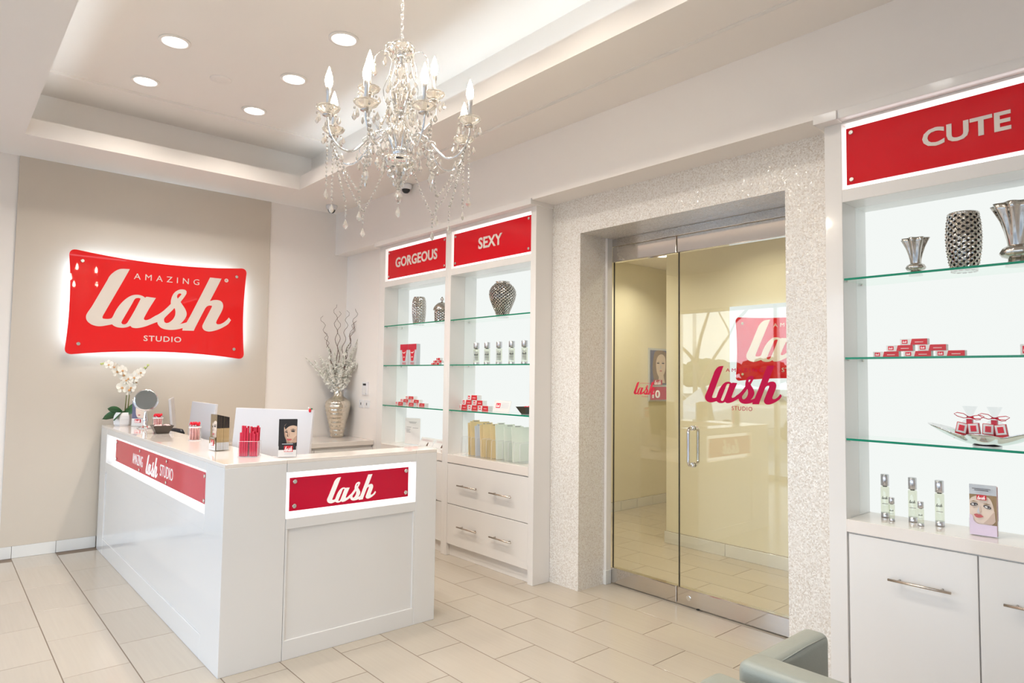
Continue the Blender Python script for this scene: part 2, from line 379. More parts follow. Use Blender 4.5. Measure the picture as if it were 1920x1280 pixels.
def text(txt, mx, x0, x1, y0, y1, material, parent, spacing=1.0, bold=0.0, thick=.0012, name='lettering', split=False):
    """fit the text into the box x0..x1, y0..y1 of the frame mx"""
    me = text_mesh(txt, spacing, bold); me.name = name
    xs = [v.co.x for v in me.vertices]; ys = [v.co.y for v in me.vertices]
    ax, bx, ay, by = min(xs), max(xs), min(ys), max(ys)
    sx = (x1-x0)/(bx-ax); sy = (y1-y0)/(by-ay)
    for v in me.vertices: v.co = ((v.co.x-ax)*sx+x0, (v.co.y-ay)*sy+y0, v.co.z)
    if split: return split_letters(me, mx, material, parent, thick)
    return flatpart(me, mx, material, parent, thick, name)
def split_letters(me, mx, material, parent, thick):
    # every letter is an island of the flat outline mesh: one object each
    par = list(range(len(me.vertices)))
    def find(a):
        while par[a] != a: par[a] = par[par[a]]; a = par[a]
        return a
    for p in me.polygons:
        a = find(p.vertices[0])
        for b in p.vertices[1:]: par[find(b)] = a
    isl = {}
    for p in me.polygons: isl.setdefault(find(p.vertices[0]), []).append(tuple(p.vertices))
    for k, fs in sorted(isl.items(), key=lambda q: min(me.vertices[v].co.x for f in q[1] for v in f)):
        ids = sorted({v for f in fs for v in f}); ix = {v: i for i, v in enumerate(ids)}
        m2 = bpy.data.meshes.new('letter'); m2.from_pydata([tuple(me.vertices[v].co) for v in ids], [], [[ix[v] for v in f] for f in fs])
        flatpart(m2, mx, material, parent, thick, 'letter')
def flatpart(me, mx, material, parent, thick, name):
    """give a flat outline mesh a thickness and set it on its plane"""
    import bmesh
    bm = bmesh.new(); bm.from_mesh(me)
    if thick:
        r = bmesh.ops.extrude_face_region(bm, geom=bm.faces[:])
        bmesh.ops.translate(bm, vec=(0, 0, thick), verts=[g for g in r['geom'] if isinstance(g, bmesh.types.BMVert)])
    bm.transform(mx); bmesh.ops.recalc_face_normals(bm, faces=bm.faces[:]); bm.to_mesh(me); bm.free()
    me.materials.clear(); me.materials.append(M[material])
    o = bpy.data.objects.new(name, me); COL.objects.link(o)
    if parent: o.parent = parent
    return o
LASH=[[(-230,366),(-300,360),(-336,342),(-367,312),(-389,281),(-405,242),(-471,94),(-512,2),(-541,-52),(-551,-78),(-552,-101),(-545,-124),(-528,-144),(-501,-161),(-461,-170),(-425,-167),(-390,-158),(-351,-147),(-335,-160),(-307,-171),(-270,-173),(-237,-167),(-205,-152),(-190,-166),(-162,-170),(-124,-164),(-81,-149),(-28,-123),(15,-102),(21,-123),(42,-149),(72,-164),(117,-170),(168,-166),(209,-156),(238,-145),(234,-170),(337,-167),(349,-134),(433,57),(449,78),(470,89),(496,89),(492,70),(422,-90),(413,-119),(421,-144),(441,-160),(474,-167),(517,-159),(571,-138),(620,-109),(656,-81),(681,-41),(659,-17),(641,-42),(608,-72),(575,-89),(549,-90),(539,-77),(546,-53),(582,25),(598,67),(601,102),(590,130),(567,146),(534,149),(501,143),(474,132),(525,247),(576,365),(468,365),(431,278),(347,82),(298,-30),(270,-89),(243,-100),(198,-113),(217,-104),(247,-67),(266,-26),(265,7),(248,45),(226,77),(209,102),(222,122),(244,158),(258,187),(258,210),(242,222),(210,223),(180,211),(150,183),(131,142),(124,102),(125,77),(99,45),(61,3),(22,-30),(-7,-48),(-45,-77),(-73,-90),(-88,-91),(-98,-84),(-95,-67),(-58,17),(-5,121),(-86,126),(-93,115),(-111,127),(-135,135),(-164,137),(-197,130),(-229,111),(-261,81),(-292,41),(-318,-3),(-335,-42),(-347,-74),(-356,-92),(-378,-100),(-405,-102),(-423,-100),(-429,-90),(-424,-72),(-328,144),(-273,267)],
[(-131,103),(-144,109),(-167,105),(-181,93),(-203,43),(-272,-106),(-279,-125),(-273,-138),(-257,-142),(-239,-135),(-225,-114),(-175,-6)],
[(158,41),(136,12),(92,-39),(73,-65),(72,-84),(77,-100),(92,-108),(115,-101),(144,-74),(163,-39),(168,-5),(165,22)],
[(207,183),(191,181),(179,166),(176,149),(182,131),(198,151),(215,176)]]
LASHS = [smooth_poly([(x/1000, y/1000) for x, y in l], 3) for l in LASH]
LX0, LX1, LY0, LY1 = -.552, .681, -.173, .366
LASH_ME = curve_mesh('lash', LASHS, 0)
def lash(mx, x0, x1, y0, y1, material, parent, thick=.0012, name='lettering'):
    me = LASH_ME.copy(); me.name = name
    for v in me.vertices: v.co = ((v.co.x-LX0)/(LX1-LX0)*(x1-x0)+x0, (v.co.y-LY0)/(LY1-LY0)*(y1-y0)+y0, 0)
    return flatpart(me, mx, material, parent, thick, name)
LASH_LO = [[(x/1000, y/1000) for x, y in l][::2] for l in LASH[:1]]
def disc(mx, x, y, r, h, parent, name='screw', material='screw', n=14):
    return MB().prism([(x+r*math.cos(2*PI*i/n), y+r*math.sin(2*PI*i/n)) for i in range(n)], h, mx).build(name, material, parent, bevel=.0015, seg=1)
def rrect(w, h, sag, rad, n=10):
    """rectangle whose four sides bow inwards, rounded at its corners, centred"""
    out = []; c = [(w/2, h/2), (-w/2, h/2), (-w/2, -h/2), (w/2, -h/2)]
    for i in range(4):
        a = Vector(c[i]); b = Vector(c[(i+1) % 4]); d = (b-a); l = d.length; d.normalize(); inn = Vector((-d.y, d.x))
        sg = sag[0] if i % 2 == 0 else sag[1]
        for k in range(n+1):
            t = rad/l + (1-2*rad/l)*k/n; p = a+d*l*t+inn*sg*(1-(2*t-1)**2); out.append((p.x, p.y))
        nb = c[(i+2) % 4]; e = (Vector(nb)-b).normalized()
        p0 = Vector(out[-1]); p2 = b+e*rad+Vector((-e.y, e.x))*(sag[1] if i % 2 == 0 else sag[0])*(1-(2*rad/(Vector(nb)-b).length-1)**2); 
        for k in range(1, 6):
            t = k/6; q = p0*(1-t)**2+(b+ (p0-b)*.12+(p2-b)*.12)*2*t*(1-t)+p2*t*t; out.append((q.x, q.y))
    return out
def face_print(mb, mx, w, h, style, d=.0004):
    """a printed portrait: flat colour shapes, one above the other. material slots: 0 ground 1 skin 2 hair 3 eye 4 lips 5 red 6 white 7 grey 8 lavender"""
    lay = [0]
    def poly(pts, m):
        lay[0] += 1; off = Matrix.Translation((0, 0, d*lay[0]))
        if len(pts) > 4: pts = smooth_poly(pts, 3, 70)
        n = len(pts); vs = [mx @ off @ Vector((x*w, y*h, 0)) for x, y in pts]; mb.add(vs, [list(range(n))], m)
    def ell(cx, cy, rx, ry, m, rot=0, n=18):
        c, s = math.cos(rot), math.sin(rot)
        poly([(cx+rx*math.cos(2*PI*i/n)*c-ry*math.sin(2*PI*i/n)*s, cy+rx*math.cos(2*PI*i/n)*s+ry*math.sin(2*PI*i/n)*c) for i in range(n)], m)
    def lens(cx, cy, rx, ry, m, rot=0): ell(cx, cy, rx, ry, m, rot, 8)
    if style == 'dark':                                   # dark-haired woman, face turned left, white foot with red tag
        poly([(0, .28), (1, .28), (1, 1), (0, 1)], 2)
        poly([(.30, .80), (.42, .88), (.70, .91), (1, .86), (1, .38), (.80, .34), (.62, .33), (.46, .36), (.42, .44), (.33, .54), (.30, .66)], 1)
        poly([(.30, .80), (.42, .88), (.70, .91), (1, .86), (1, .80), (.8, .83), (.55, .80), (.36, .72)], 2)
        poly([(.30, .66), (.33, .54), (.42, .44), (.46, .36), (.62, .33), (.58, .40), (.46, .48), (.38, .58), (.36, .68)], 9)
        poly([(1, .56), (.86, .50), (.74, .40), (.80, .34), (1, .38)], 9); poly([(.56, .68), (.60, .60), (.565, .545), (.55, .56), (.575, .61)], 9)
        poly([(.50, .405), (.60, .40), (.66, .39), (.58, .375)], 9)
        poly([(.34, .69), (.42, .71), (.52, .69), (.42, .695)], 2); poly([(.62, .71), (.78, .735), (.95, .71), (.78, .715)], 2)
        lens(.42, .655, .075, .017, 3, -.1); lens(.78, .675, .11, .022, 3, -.05); poly([(.66, .685), (.80, .70), (.96, .69), (.80, .69)], 3)
        poly([(.50, .66), (.455, .56), (.48, .535), (.55, .54), (.50, .56)], 0)
        poly([(.44, .465), (.50, .478), (.56, .472), (.66, .475), (.74, .455), (.62, .425), (.52, .425)], 4)
        poly([(0, 0), (1, 0), (1, .28), (0, .28)], 6); poly([(.02, .18), (.98, .18), (.98, .36), (.02, .36)], 2)
        poly([(.32, .13), (.80, .13), (.80, .29), (.32, .29)], 5)
        poly([(.2, .33), (.8, .33), (.8, .345), (.2, .345)], 7); poly([(.35, .07), (.8, .07), (.8, .085), (.35, .085)], 7)
    elif style == 'pale':                                 # pale face, eyes to the side, grey head band, pink foot
        poly([(0, .78), (1, .78), (1, 1), (0, 1)], 7)
        poly([(0, .20), (1, .20), (1, .80), (0, .80)], 1)
        poly([(.0, .80), (1, .80), (1, .20), (.78, .22), (.9, .4), (.86, .62), (.70, .76), (.3, .77)], 2)
        poly([(0, .80), (.0, .68), (.10, .74), (.35, .79), (.35, .80)], 2)
        poly([(.40, .60), (.46, .48), (.43, .44), (.40, .45), (.42, .49)], 9); poly([(.92, .50), (.80, .42), (.66, .32), (.5, .24), (.80, .22), (.95, .3)], 9); poly([(.02, .57), (.16, .54), (.32, .565), (.16, .525)], 9)
        poly([(.03, .645), (.16, .675), (.34, .645), (.18, .655)], 2); poly([(.50, .625), (.62, .64), (.80, .62), (.62, .615)], 2)
        lens(.17, .60, .15, .032, 3, .05); lens(.17, .598, .10, .018, 6); lens(.20, .60, .04, .018, 3)
        lens(.66, .57, .15, .032, 3, -.12); lens(.66, .567, .10, .018, 6, -.1); lens(.70, .567, .04, .018, 3)
        poly([(.36, .58), (.28, .47), (.31, .44), (.42, .44), (.36, .47)], 7)
        poly([(.16, .40), (.26, .42), (.33, .41), (.42, .41), (.52, .37), (.38, .345), (.24, .35)], 4)
        poly([(0, .40), (.12, .37), (.16, .28), (.32, .22), (.6, .20), (0, .20)], 8)
        poly([(0, 0), (1, 0), (1, .22), (0, .22)], 8)
        poly([(.28, .70), (.64, .70), (.64, .80), (.28, .80)], 5)
        poly([(.12, .915), (.8, .915), (.8, .925), (.12, .925)], 3); poly([(.2, .885), (.72, .885), (.72, .897), (.2, .897)], 3)
    elif style == 'side':                                 # slate ground at left, fair face, white foot
        poly([(0, 0), (1, 0), (1, 1), (0, 1)], 0)
        poly([(.30, 1), (1, 1), (1, .30), (.55, .30), (.36, .40), (.30, .6)], 1)
        poly([(.55, 1), (1, 1), (1, .75), (.75, .82)], 2)
        lens(.50, .70, .10, .025, 3); lens(.82, .70, .10, .025, 3)
        poly([(.48, .42), (.60, .44), (.74, .42), (.60, .385)], 4)
        poly([(0, 0), (1, 0), (1, .28), (0, .28)], 6); poly([(.25, .12), (.78, .12), (.78, .26), (.25, .26)], 5)
    elif style == 'poster':                               # tall poster: long fair hair, small red tag, red foot with a 10
        poly([(0, .30), (1, .30), (1, 1), (0, 1)], 0)
        poly([(.22, .98), (.62, .98), (.80, .8), (.86, .5), (.80, .34), (.18, .34), (.10, .6), (.14, .85)], 2)
        poly([(.26, .80), (.36, .90), (.52, .92), (.64, .84), (.64, .62), (.56, .50), (.42, .44), (.30, .52), (.25, .66)], 1)
        poly([(.36, .46), (.56, .50), (.62, .34), (.34, .34)], 1)
        lens(.33, .74, .06, .013, 3); lens(.54, .74, .06, .013, 3); poly([(.27, .765), (.38, .775), (.38, .768)], 3); poly([(.47, .775), (.61, .765), (.5, .768)], 3)
        poly([(.37, .585), (.43, .595), (.51, .585), (.44, .57)], 4); poly([(.44, .72), (.40, .64), (.46, .635)], 7)
        poly([(0, 0), (1, 0), (1, .26), (0, .26)], 5); poly([(.12, .30), (.50, .30), (.50, .40), (.12, .40)], 5)
    return mb
PRM = ['hair', 'skin', 'hair', 'eye', 'lipst', 'redbox', 'paper', 'greyfold', 'lav', 'shade']
PRM_PALE = ['paper', 'skin2', 'hair2', 'eye', 'lipst', 'redbox', 'paper', 'greyfold', 'lav', 'shade2']
PRM_SIDE = ['violet', 'skin2', 'hair2', 'eye', 'lipst', 'redbox', 'paper', 'greyfold', 'lav', 'shade2']

# ================================================================== THE SETTING
YB = 6.93          # back wall plane
XD = 3.54          # side wall plane behind the cabinets' line
# floor: a grout bed with porcelain tiles laid in strips, every second strip shifted by half a tile
bed = MB().box(-2.1, -2.6, -.10, 7.6, 7.1, -.0012).build('floor', 'grout'); bed['kind'] = 'structure'
TX0, TXS, TYS = .571, .306, .605
def tile_mesh(w, l):
    mb = MB(); g = .0026; e = .0007
    x0, x1, y0, y1 = -w/2+g, w/2-g, -l/2+g, l/2-g
    vs = [(x0,y0,-.006),(x1,y0,-.006),(x1,y1,-.006),(x0,y1,-.006),(x0,y0,-e),(x1,y0,-e),(x1,y1,-e),(x0,y1,-e),(x0+e,y0+e,0),(x1-e,y0+e,0),(x1-e,y1-e,0),(x0+e,y1-e,0)]
    fs = [(0,1,5,4),(1,2,6,5),(2,3,7,6),(3,0,4,7),(4,5,9,8),(5,6,10,9),(6,7,11,10),(7,4,8,11),(8,9,10,11)]
    return mb.add(vs, fs)
tme = None; rest = MB(); nt = 0
rects = [(1.20, 3.62, 2.46, 6.95)]
for i in range(-9, 23):
    xc = TX0+TXS*(i+.5); off = 0 if i % 2 == 0 else .305
    for j in range(-12, 6):
        yc = 4.075+off+TYS*(j+.5)
        if xc < -2 or xc > 7.5 or yc < -2.5 or yc > 6.95: continue
        seen = (-.65 < xc < 3.95 and 1.0 < yc < 6.95 and yc > .62*abs(xc)+.2) or (3.9 < xc < 7.4 and 1.8 < yc < 5.2)
        if yc > 3.9 and 1.35 < xc < 2.2: seen = False
        if seen:
            if tme is None:
                o = tile_mesh(TXS, TYS).build('tile', 'tile', bed); tme = o.data
            else:
                o = bpy.data.objects.new('tile', tme); COL.objects.link(o); o.parent = bed
            o.location = (xc, yc, 0); nt += 1
        else:
            t = tile_mesh(TXS, TYS); rest.add([(a+xc, b+yc, c) for a, b, c in t.v], t.f)
o = rest.build('tile', 'tile', bed); o['kind'] = 'stuff'

# walls
wb = struct(BX(-2.1, YB, 0, 3.74, YB+.12, 3.9), 'wall_back', 'wall')
fp = BX(.490, YB-.018, .10, 2.637, YB, 3.369).build('feature_panel', 'taupe', wb); fp['label'] = 'flat taupe panel standing slightly proud of the white wall'
# baseboard of cut tiles along the back wall
bb = struct(BX(-2.0, YB-.012, 0, 1.17, YB, .100), 'baseboard_back', 'grout')
for i in range(-8, 2):
    x = TX0+TXS*i; BX(x+.0015, YB-.021, .001, min(x+TXS, 1.17)-.0015, YB-.011, .0985).build('tile', 'skirt', bb, bevel=.001, seg=1)
# wall beyond the cabinets, the mosaic wall, the wall past the display
struct(BX(XD, 6.03, 0, 3.74, YB, 2.905), 'wall_side', 'wall')
JY0, JY1, JZ = 1.790, 3.372, 2.632
mo = MB()
mo.box(3.615, JY1, 0, 3.97, 3.669, 2.905); mo.box(3.615, 1.489, 0, 3.97, JY0, 2.905); mo.box(3.615, JY0, JZ, 3.97, JY1, 2.905)
struct(mo, 'wall_right', 'mosaic')['label'] = 'mother of pearl mosaic wall around the glass door'
sw = MB(); sw.box(3.74, 3.669, 0, 3.97, 7.05, 3.9); sw.box(3.74, -2.6, 0, 3.97, 1.489, 3.9); sw.box(3.44, -2.6, 0, 3.74, .24, 2.905)
struct(sw, 'wall_side', 'wall')
# dropped beam over the right wall
struct(BX(3.387, -2.6, 2.900, 3.97, YB, 3.42), 'trim_1', 'wall')['label'] = 'plastered beam running above the cabinets and the door'
struct(BX(-2.1, -2.6, 0, 4.0, -2.48, 3.9), 'wall_front', 'wall')
# ceiling: border at 3.37 with a raised tray and light coves
ZC, ZT = 3.370, 3.777
TXL, TXR, TYN, TYF = .466, 2.663, -1.2, 6.258; CV = .20
c = MB()
c.box(-2.1, -2.6, ZC, TXL-0, 7.05, ZC+.03); c.box(TXR, -2.6, ZC, 3.97, 7.05, ZC+.03); c.box(TXL, TYF, ZC, TXR, 7.05, ZC+.03); c.box(TXL, -2.6, ZC, TXR, TYN, ZC+.03)
cl = struct(c, 'ceiling', 'ceil')
c = MB(); t = .012
c.box(TXL-t, TYN-t, ZC+.03, TXL, TYF+t, 3.505); c.box(TXR, TYN-t, ZC+.03, TXR+t, TYF+t, 3.505); c.box(TXL, TYF, ZC+.03, TXR, TYF+t, 3.505); c.box(TXL, TYN-t, ZC+.03, TXR, TYN, 3.505)
c.build('tray_lip', 'ceil', cl)
c = MB(); a, b, y0, y1 = TXL-CV, TXR+CV, TYN-CV, TYF+CV
c.box(a-.03, y0, ZC+.03, a, y1, ZT+.05); c.box(b, y0, ZC+.03, b+.03, y1, ZT+.05); c.box(a-.03, y1, ZC+.03, b+.03, y1+.03, ZT); c.box(a-.03, y0-.03, ZC+.03, b+.03, y0, ZT)
# perimeter band of the tray and the slightly raised centre
c.box(a, 5.93, ZT, b, y1, ZT+.03); c.box(a, y0, ZT+.022, b, 5.93, ZT+.05)
c.build('tray', 'ceil', cl)
for x in (TXL-.10, TXR+.10):
    BX(x-.012, TYN, ZC+.032, x+.012, TYF-.25, ZC+.05).build('cove_strip', 'cove', cl)
# linear slot in the ceiling border beside the beam
sl = struct(BX(3.015, .4, ZC-.003, 3.045, 4.9, ZC+.001), 'trim_2', 'lac'); sl['label'] = 'thin white linear slot in the ceiling border'

# storefront on the left (seen only in reflections), street beyond it
fr = MB()
for y in (-2.5, -.6, 1.3, 3.2, 5.1, 6.88): fr.box(-2.06, y-.03, 0, -1.98, y+.03, 2.75)
fr.box(-2.06, -2.5, 0, -1.98, 6.9, .08); fr.box(-2.06, -2.5, 2.70, -1.98, 6.9, 2.76)
wf = struct(fr, 'window_1', 'steel'); wf['label'] = 'steel framed storefront glazing on the left of the room'
BX(-2.025, -2.5, .08, -2.015, 6.88, 2.70).build('pane', 'winglass', wf)
struct(BX(-2.1, -2.6, 2.76, -1.96, 7.0, 3.9), 'wall_left', 'wall')
struct(BX(-60, -40, -.22, -4.4, 60, -.12), 'ground', 'asphalt'); struct(BX(-4.4, -40, -.2, -2.1, 60, -.02), 'pavement', 'kerb')

# room behind the glass door
struct(BX(5.345, -1.0, 0, 5.47, 3.844, 3.0), 'wall_inner', 'inner'); struct(BX(5.47, 3.72, 0, 7.6, 3.844, 3.0), 'wall_inner', 'inner')
struct(BX(3.97, 5.107, 0, 7.7, 5.22, 3.0), 'wall_inner', 'inner'); struct(BX(7.58, 3.7, 0, 7.7, 5.2, 3.0), 'wall_inner', 'inner')
struct(BX(3.97, -1.1, 0, 5.4, -.98, 3.0), 'wall_inner', 'inner'); struct(BX(3.97, -1.1, 2.95, 7.7, 5.3, 3.05), 'ceiling', 'ceil')
struct(BX(3.97, 3.43, 0, 4.03, 5.2, 3.0), 'wall_inner', 'inner')
b1 = struct(BX(5.335, -.9, 0, 5.345, 3.854, .108), 'baseboard_inner', 'grout')
y = 3.856
while y > 1.2: BX(5.326, max(y-.645, -.9)+.002, .001, 5.336, y-.002, .107).build('tile', 'skirt', b1, bevel=.001, seg=1); y -= .645
x = 5.326
while x < 7.4: BX(x+.002, 3.844, .001, x+.6, 3.854, .107).build('tile', 'skirt', b1); x += .605
b2 = struct(BX(4.03, 5.098, 0, 7.58, 5.107, .108), 'baseboard_inner', 'grout')
x = 4.05
while x < 7.5: BX(x+.002, 5.088, .001, min(x+.303, 7.58), 5.098, .107).build('tile', 'skirt', b2, bevel=.001, seg=1); x += .305

# ------------------------------------------------------------------ downlights
def downlight(x, y, z, power, color, label, r=.078, group='recessed downlights in the ceiling tray'):
    t = thing('ceiling_downlight', label, 'ceiling light', (x, y, z), group=group)
    MB().lathe([(r, .0), (r+.022, -.001), (r+.022, -.006), (r+.002, -.010), (r, -.004), (r, 0)], 32, cap=False).build('trim_ring', 'ceil', t)
    MB().lathe([(r, -.002), (.0001, -.002)], 32, cap=False).build('lens', 'lens', t)
    area('downlight_beam', (0, 0, -.012), r*1.9, 0, power, color, shape='DISK', spread=135, parent=t)
    return t
lx, ly = (1.15, 1.985), (5.655, 4.835, 4.02)
nm = {(0, 0): 'round recessed downlight nearest the back corner, left row', (0, 1): 'larger looking recessed downlight at upper left of the tray',
      (1, 0): 'round recessed downlight lowest of the right row, left of the chandelier', (1, 1): 'round recessed downlight halfway up the right row by the chandelier',
      (1, 2): 'recessed downlight at the top just left of the chandelier chain', (0, 2): 'recessed downlight of the left row beyond the frame top'}
for i in range(2):
    for j in range(3):
        downlight(lx[i], ly[j], ZT+.022, P_DOWN, WARM, nm[(i, j)])
for j in range(3):
    for i in range(2): downlight(lx[i], 3.2-.82*j, ZT+.022, P_DOWN, WARM, 'recessed downlight of the tray behind the camera')
sp_ = thing('ceiling_speaker', 'round flush grille between the downlights in the tray', 'speaker', (1.575, 5.225, ZT+.022))
MB().lathe([(.078, 0), (.078, -.004), (.07, -.007), (.0001, -.007)], 28, cap=False).build('grille', 'ceil', sp_)
MB().lathe([(.05, -.0075), (.045, -.009), (.04, -.0075)], 28, cap=False).build('rim', 'ceil', sp_)
for (x, y) in ((3.35, 1.0), (2.98, -.6), (.0, 1.6), (.0, 4.2)):
    pass
for k, (x, y) in enumerate(((4.65, 2.7), (4.65, 1.0), (6.2, 4.5), (4.7, 4.3))):
    downlight(x, y, 2.95, P_INNER, (1.0, .92, .72), 'recessed warm light in the inner hall ceiling', group='inner hall downlights')

# ------------------------------------------------------------------ glass door
dt = struct(BX(3.900, 3.350, .105, 3.955, 3.3715, 2.632), 'trim_3', 'lac'); dt['label'] = 'white post beside the glass door'
BX(3.892, 3.345, 0, 3.955, 3.372, .105).build('plinth', 'skirt', dt, bevel=.002)
hd = struct(BX(3.955, JY0, 2.571, 4.035, 3.372, 2.632), 'door_header', 'polish', bevel=.002); hd['label'] = 'polished steel header channel above the glass door'
XG = 3.98
def leaf(n, y0, y1, label):
    d = struct(BX(XG-.006, y0, .118, XG+.006, y1, 2.452), n, 'doorglass'); d['label'] = label
    for z0, z1, nm_ in ((.006, .120, 'bottom_rail'), (2.449, 2.569, 'top_rail')):
        BX(XG-.024, y0, z0, XG+.024, y1, z1).build(nm_, 'polish', d, bevel=.004)
    BX(XG-.007, y1-.0025, .12, XG+.007, y1, 2.45).build('glass_edge', 'dark', d)
    return d
d1 = leaf('door_1', 2.762, 3.350, 'narrow left glass leaf with a small script decal')
d2 = leaf('door_2', 1.806, 2.755, 'wide right glass leaf with a large script decal and a loop handle')
FD = frame((XG-.0062, 0, 0), (0, -1, 0))
# frame x runs towards -y: local x = -y
def fy(a): return -a
lash(FD, fy(2.542), fy(2.000), 1.395, 1.643, 'decal', d2, .0008, name='script_decal')
text('AMAZING', FD, fy(2.384), fy(2.120), 1.603, 1.626, 'decal', d2, 1.5, thick=.0006, name='caption_decal')
text('STUDIO', FD, fy(2.342), fy(2.197), 1.352, 1.379, 'decal', d2, 1.15, thick=.0006, name='caption_decal')
lash(FD, fy(3.151), fy(2.950), 1.433, 1.527, 'ribbon', d1, .0008, name='script_decal')
text('AMAZING', FD, fy(3.090), fy(2.998), 1.513, 1.521, 'ribbon', d1, 1.5, thick=.0006, name='caption_decal')
text('STUDIO', FD, fy(3.078), fy(3.020), 1.416, 1.424, 'ribbon', d1, 1.15, thick=.0006, name='caption_decal')
hp = MB(); yh = 2.640
for sx in (-1, 1):
    xo = XG+sx*.058
    pts = [(XG+sx*.006, yh, .963)]
    for k in range(7):
        a = PI/2*k/6; pts.append((xo-sx*.028+sx*.028*math.sin(a), yh, .963+.028-.028*math.cos(a)))
    pts += [(xo, yh, 1.0), (xo, yh, 1.18)]
    for k in range(7):
        a = PI/2*k/6; pts.append((xo-sx*.028+sx*.028*math.cos(a), yh, 1.187+.028*math.sin(a)))
    pts.append((XG+sx*.006, yh, 1.215))
    hp = MB().tube(pts, .0115, 14)
    for z in (.963, 1.215): hp.cyl((XG+sx*.0062, yh, z), (XG+sx*.016, yh, z), .018, 16)
    hp.build('loop_handle', 'chrome', d2)
MB().cyl((XG-.028, 2.663, .062), (XG-.022, 2.663, .062), .018, 20).build('lock', 'chrome', d2, bevel=.002)
MB().cyl((XG-.026, 2.59, .004), (XG-.026, 2.59, .008), .01, 8).build('floor_pin', 'dark', d2)

# ------------------------------------------------------------------ display cabinets
def sign_text_cab(mx, spec, parent):
    txt, x0, x1, z0, z1 = spec
    text(txt, mx, fy(x0), fy(x1), z0, z1, 'cream', parent, 1.02, .028, thick=.003, split=True)
def handle(parent, x, y0, y1, z, name='handle'):
    h = MB(); h.cyl((x, y0, z), (x, y1, z), .006, 10)
    d = (y1-y0)
    for t in (.16, .84): h.cyl((x, y0+d*t, z), (x+.035, y0+d*t, z), .005, 8)
    return h.build(name, 'nickel', parent)
def cabinet(name, label, y0, y1, stL, stR, zsh, zsign, zrec, ztop, zniche, zcnt, zcu, spec, fronts, kick=True, cornice=True, base_y=None):
    """y0..y1 clear opening (y0 nearer the camera); stL / stR stile widths; X face 3.44"""
    F, BK = 3.44, 3.735
    t = thing(name, label, 'cabinet', (F, (y0+y1)/2, 0))
    base = (F, (y0+y1)/2, 0)
    def P(mb, nm_, mt, par=t, bev=0.0015, lab=None):
        mb.v = [(v[0]-base[0], v[1]-base[1], v[2]-base[2]) for v in mb.v]
        o = mb.build(nm_, mt, par, bevel=bev, seg=1)
        if lab: o['label'] = lab
        return o
    ZTOP = 2.868
    if stR: P(BX(F, y0-stR, 0, 3.615, y0, ZTOP), 'stile', 'lac')
    if stL: P(BX(F, y1, 0, 3.60, y1+stL, ZTOP), 'stile', 'lac')
    # niche sides and top run back behind the stiles
    P(BX(3.6005 if stR else F+.02, y0-.012, zcnt, BK, y0, zniche+.01), 'niche_side', 'nic', bev=0); P(BX(3.6005 if stL else F+.02, y1, zcnt, BK, y1+.012, zniche+.01), 'niche_side', 'nic', bev=0)
    P(BX(F, y0, ztop, 3.60, y1, ZTOP), 'top_rail', 'lac')
    P(BX(F, y0, zniche, 3.60, y1, zrec), 'middle_rail', 'lac'); P(BX(3.6, y0, zniche, BK, y1, zniche+.02), 'niche_top', 'nic', bev=0)
    P(BX(BK-.004, y0, zcnt, BK+.01, y1, zniche), 'back_light_panel', 'back', bev=0, lab='glowing white back panel of the niche')
    # sign: light box set back 5 cm, red acrylic plate on four standoffs
    P(BX(F+.055, y0, zrec, F+.065, y1, ztop), 'light_box', 'boxlight', bev=0, lab='bright white light box face behind the red plate')
    pz0, pz1, py0, py1 = zsign
    pl = P(BX(F+.004, py0, pz0, F+.012, py1, pz1), 'sign_plate', 'red', bev=.0008, lab='glossy red acrylic plate reading '+spec[0])
    mx = frame((F+.004-base[0], -base[1], 0), (0, -1, 0))
    sign_text_cab(mx, spec, pl)
    for yy in (py0+.025, py1-.025):
        for zz in (pz0+.025, pz1-.025): disc(mx, -yy, zz, .011, .006, pl)
    for z in zsh:
        g = P(BX(F+.006, y0+.003, z-.005, BK-.008, y1-.003, z+.005), 'glass_shelf', 'shelf', bev=0)
        P(BX(F+.003, y0+.003, z-.0052, F+.0065, y1-.003, z+.0052), 'polished_edge', 'edge', par=g, bev=0, lab='green polished front edge')
        for yy in (y0+.008, y1-.008):
            for xx in (F+.03, F+.21): P(MB().cyl((xx, yy, z-.012), (xx, yy, z-.0055), .006, 8), 'shelf_pin', 'screw', par=g, bev=0)
    P(BX(F-.004, y0, zcu+.002, BK, y1, zcnt), 'counter', 'quartz', bev=.002)
    P(BX(F+.02, y0, .10, BK, y1, zcu), 'carcass', 'lac', bev=0)
    if kick: P(BX(F+.035, y0, 0, BK, y1, .10), 'plinth', 'lac')
    for fr_ in fronts:
        nm_, a0, a1, z0, z1, hs = fr_
        d = P(BX(F+.002, a0+.0018, z0+.002, F+.019, a1-.0018, z1-.002), nm_, 'lac', bev=.0012)
        for (h0, h1, hz) in hs:
            o = handle(d, F-.03-base[0], h0-base[1], h1-base[1], hz)
    return t
ZR = dict(zsign=None)
cabS = cabinet('display_cabinet', 'white display cabinet with a red sign reading sexy and two wide drawers', 3.727, 4.770, .042, .058,
    (2.045, 1.649, 1.254), (2.521, 2.807, 3.731, 4.737), 2.502, 2.834, 2.444, .872, .800, ('SEXY', 4.385, 4.075, 2.624, 2.722),
    [('drawer', 3.727, 4.770, .448, .797, [(3.894, 4.160, .622), (4.324, 4.591, .624)]), ('drawer', 3.727, 4.770, .103, .446, [(3.887, 4.152, .277), (4.322, 4.586, .277)])])
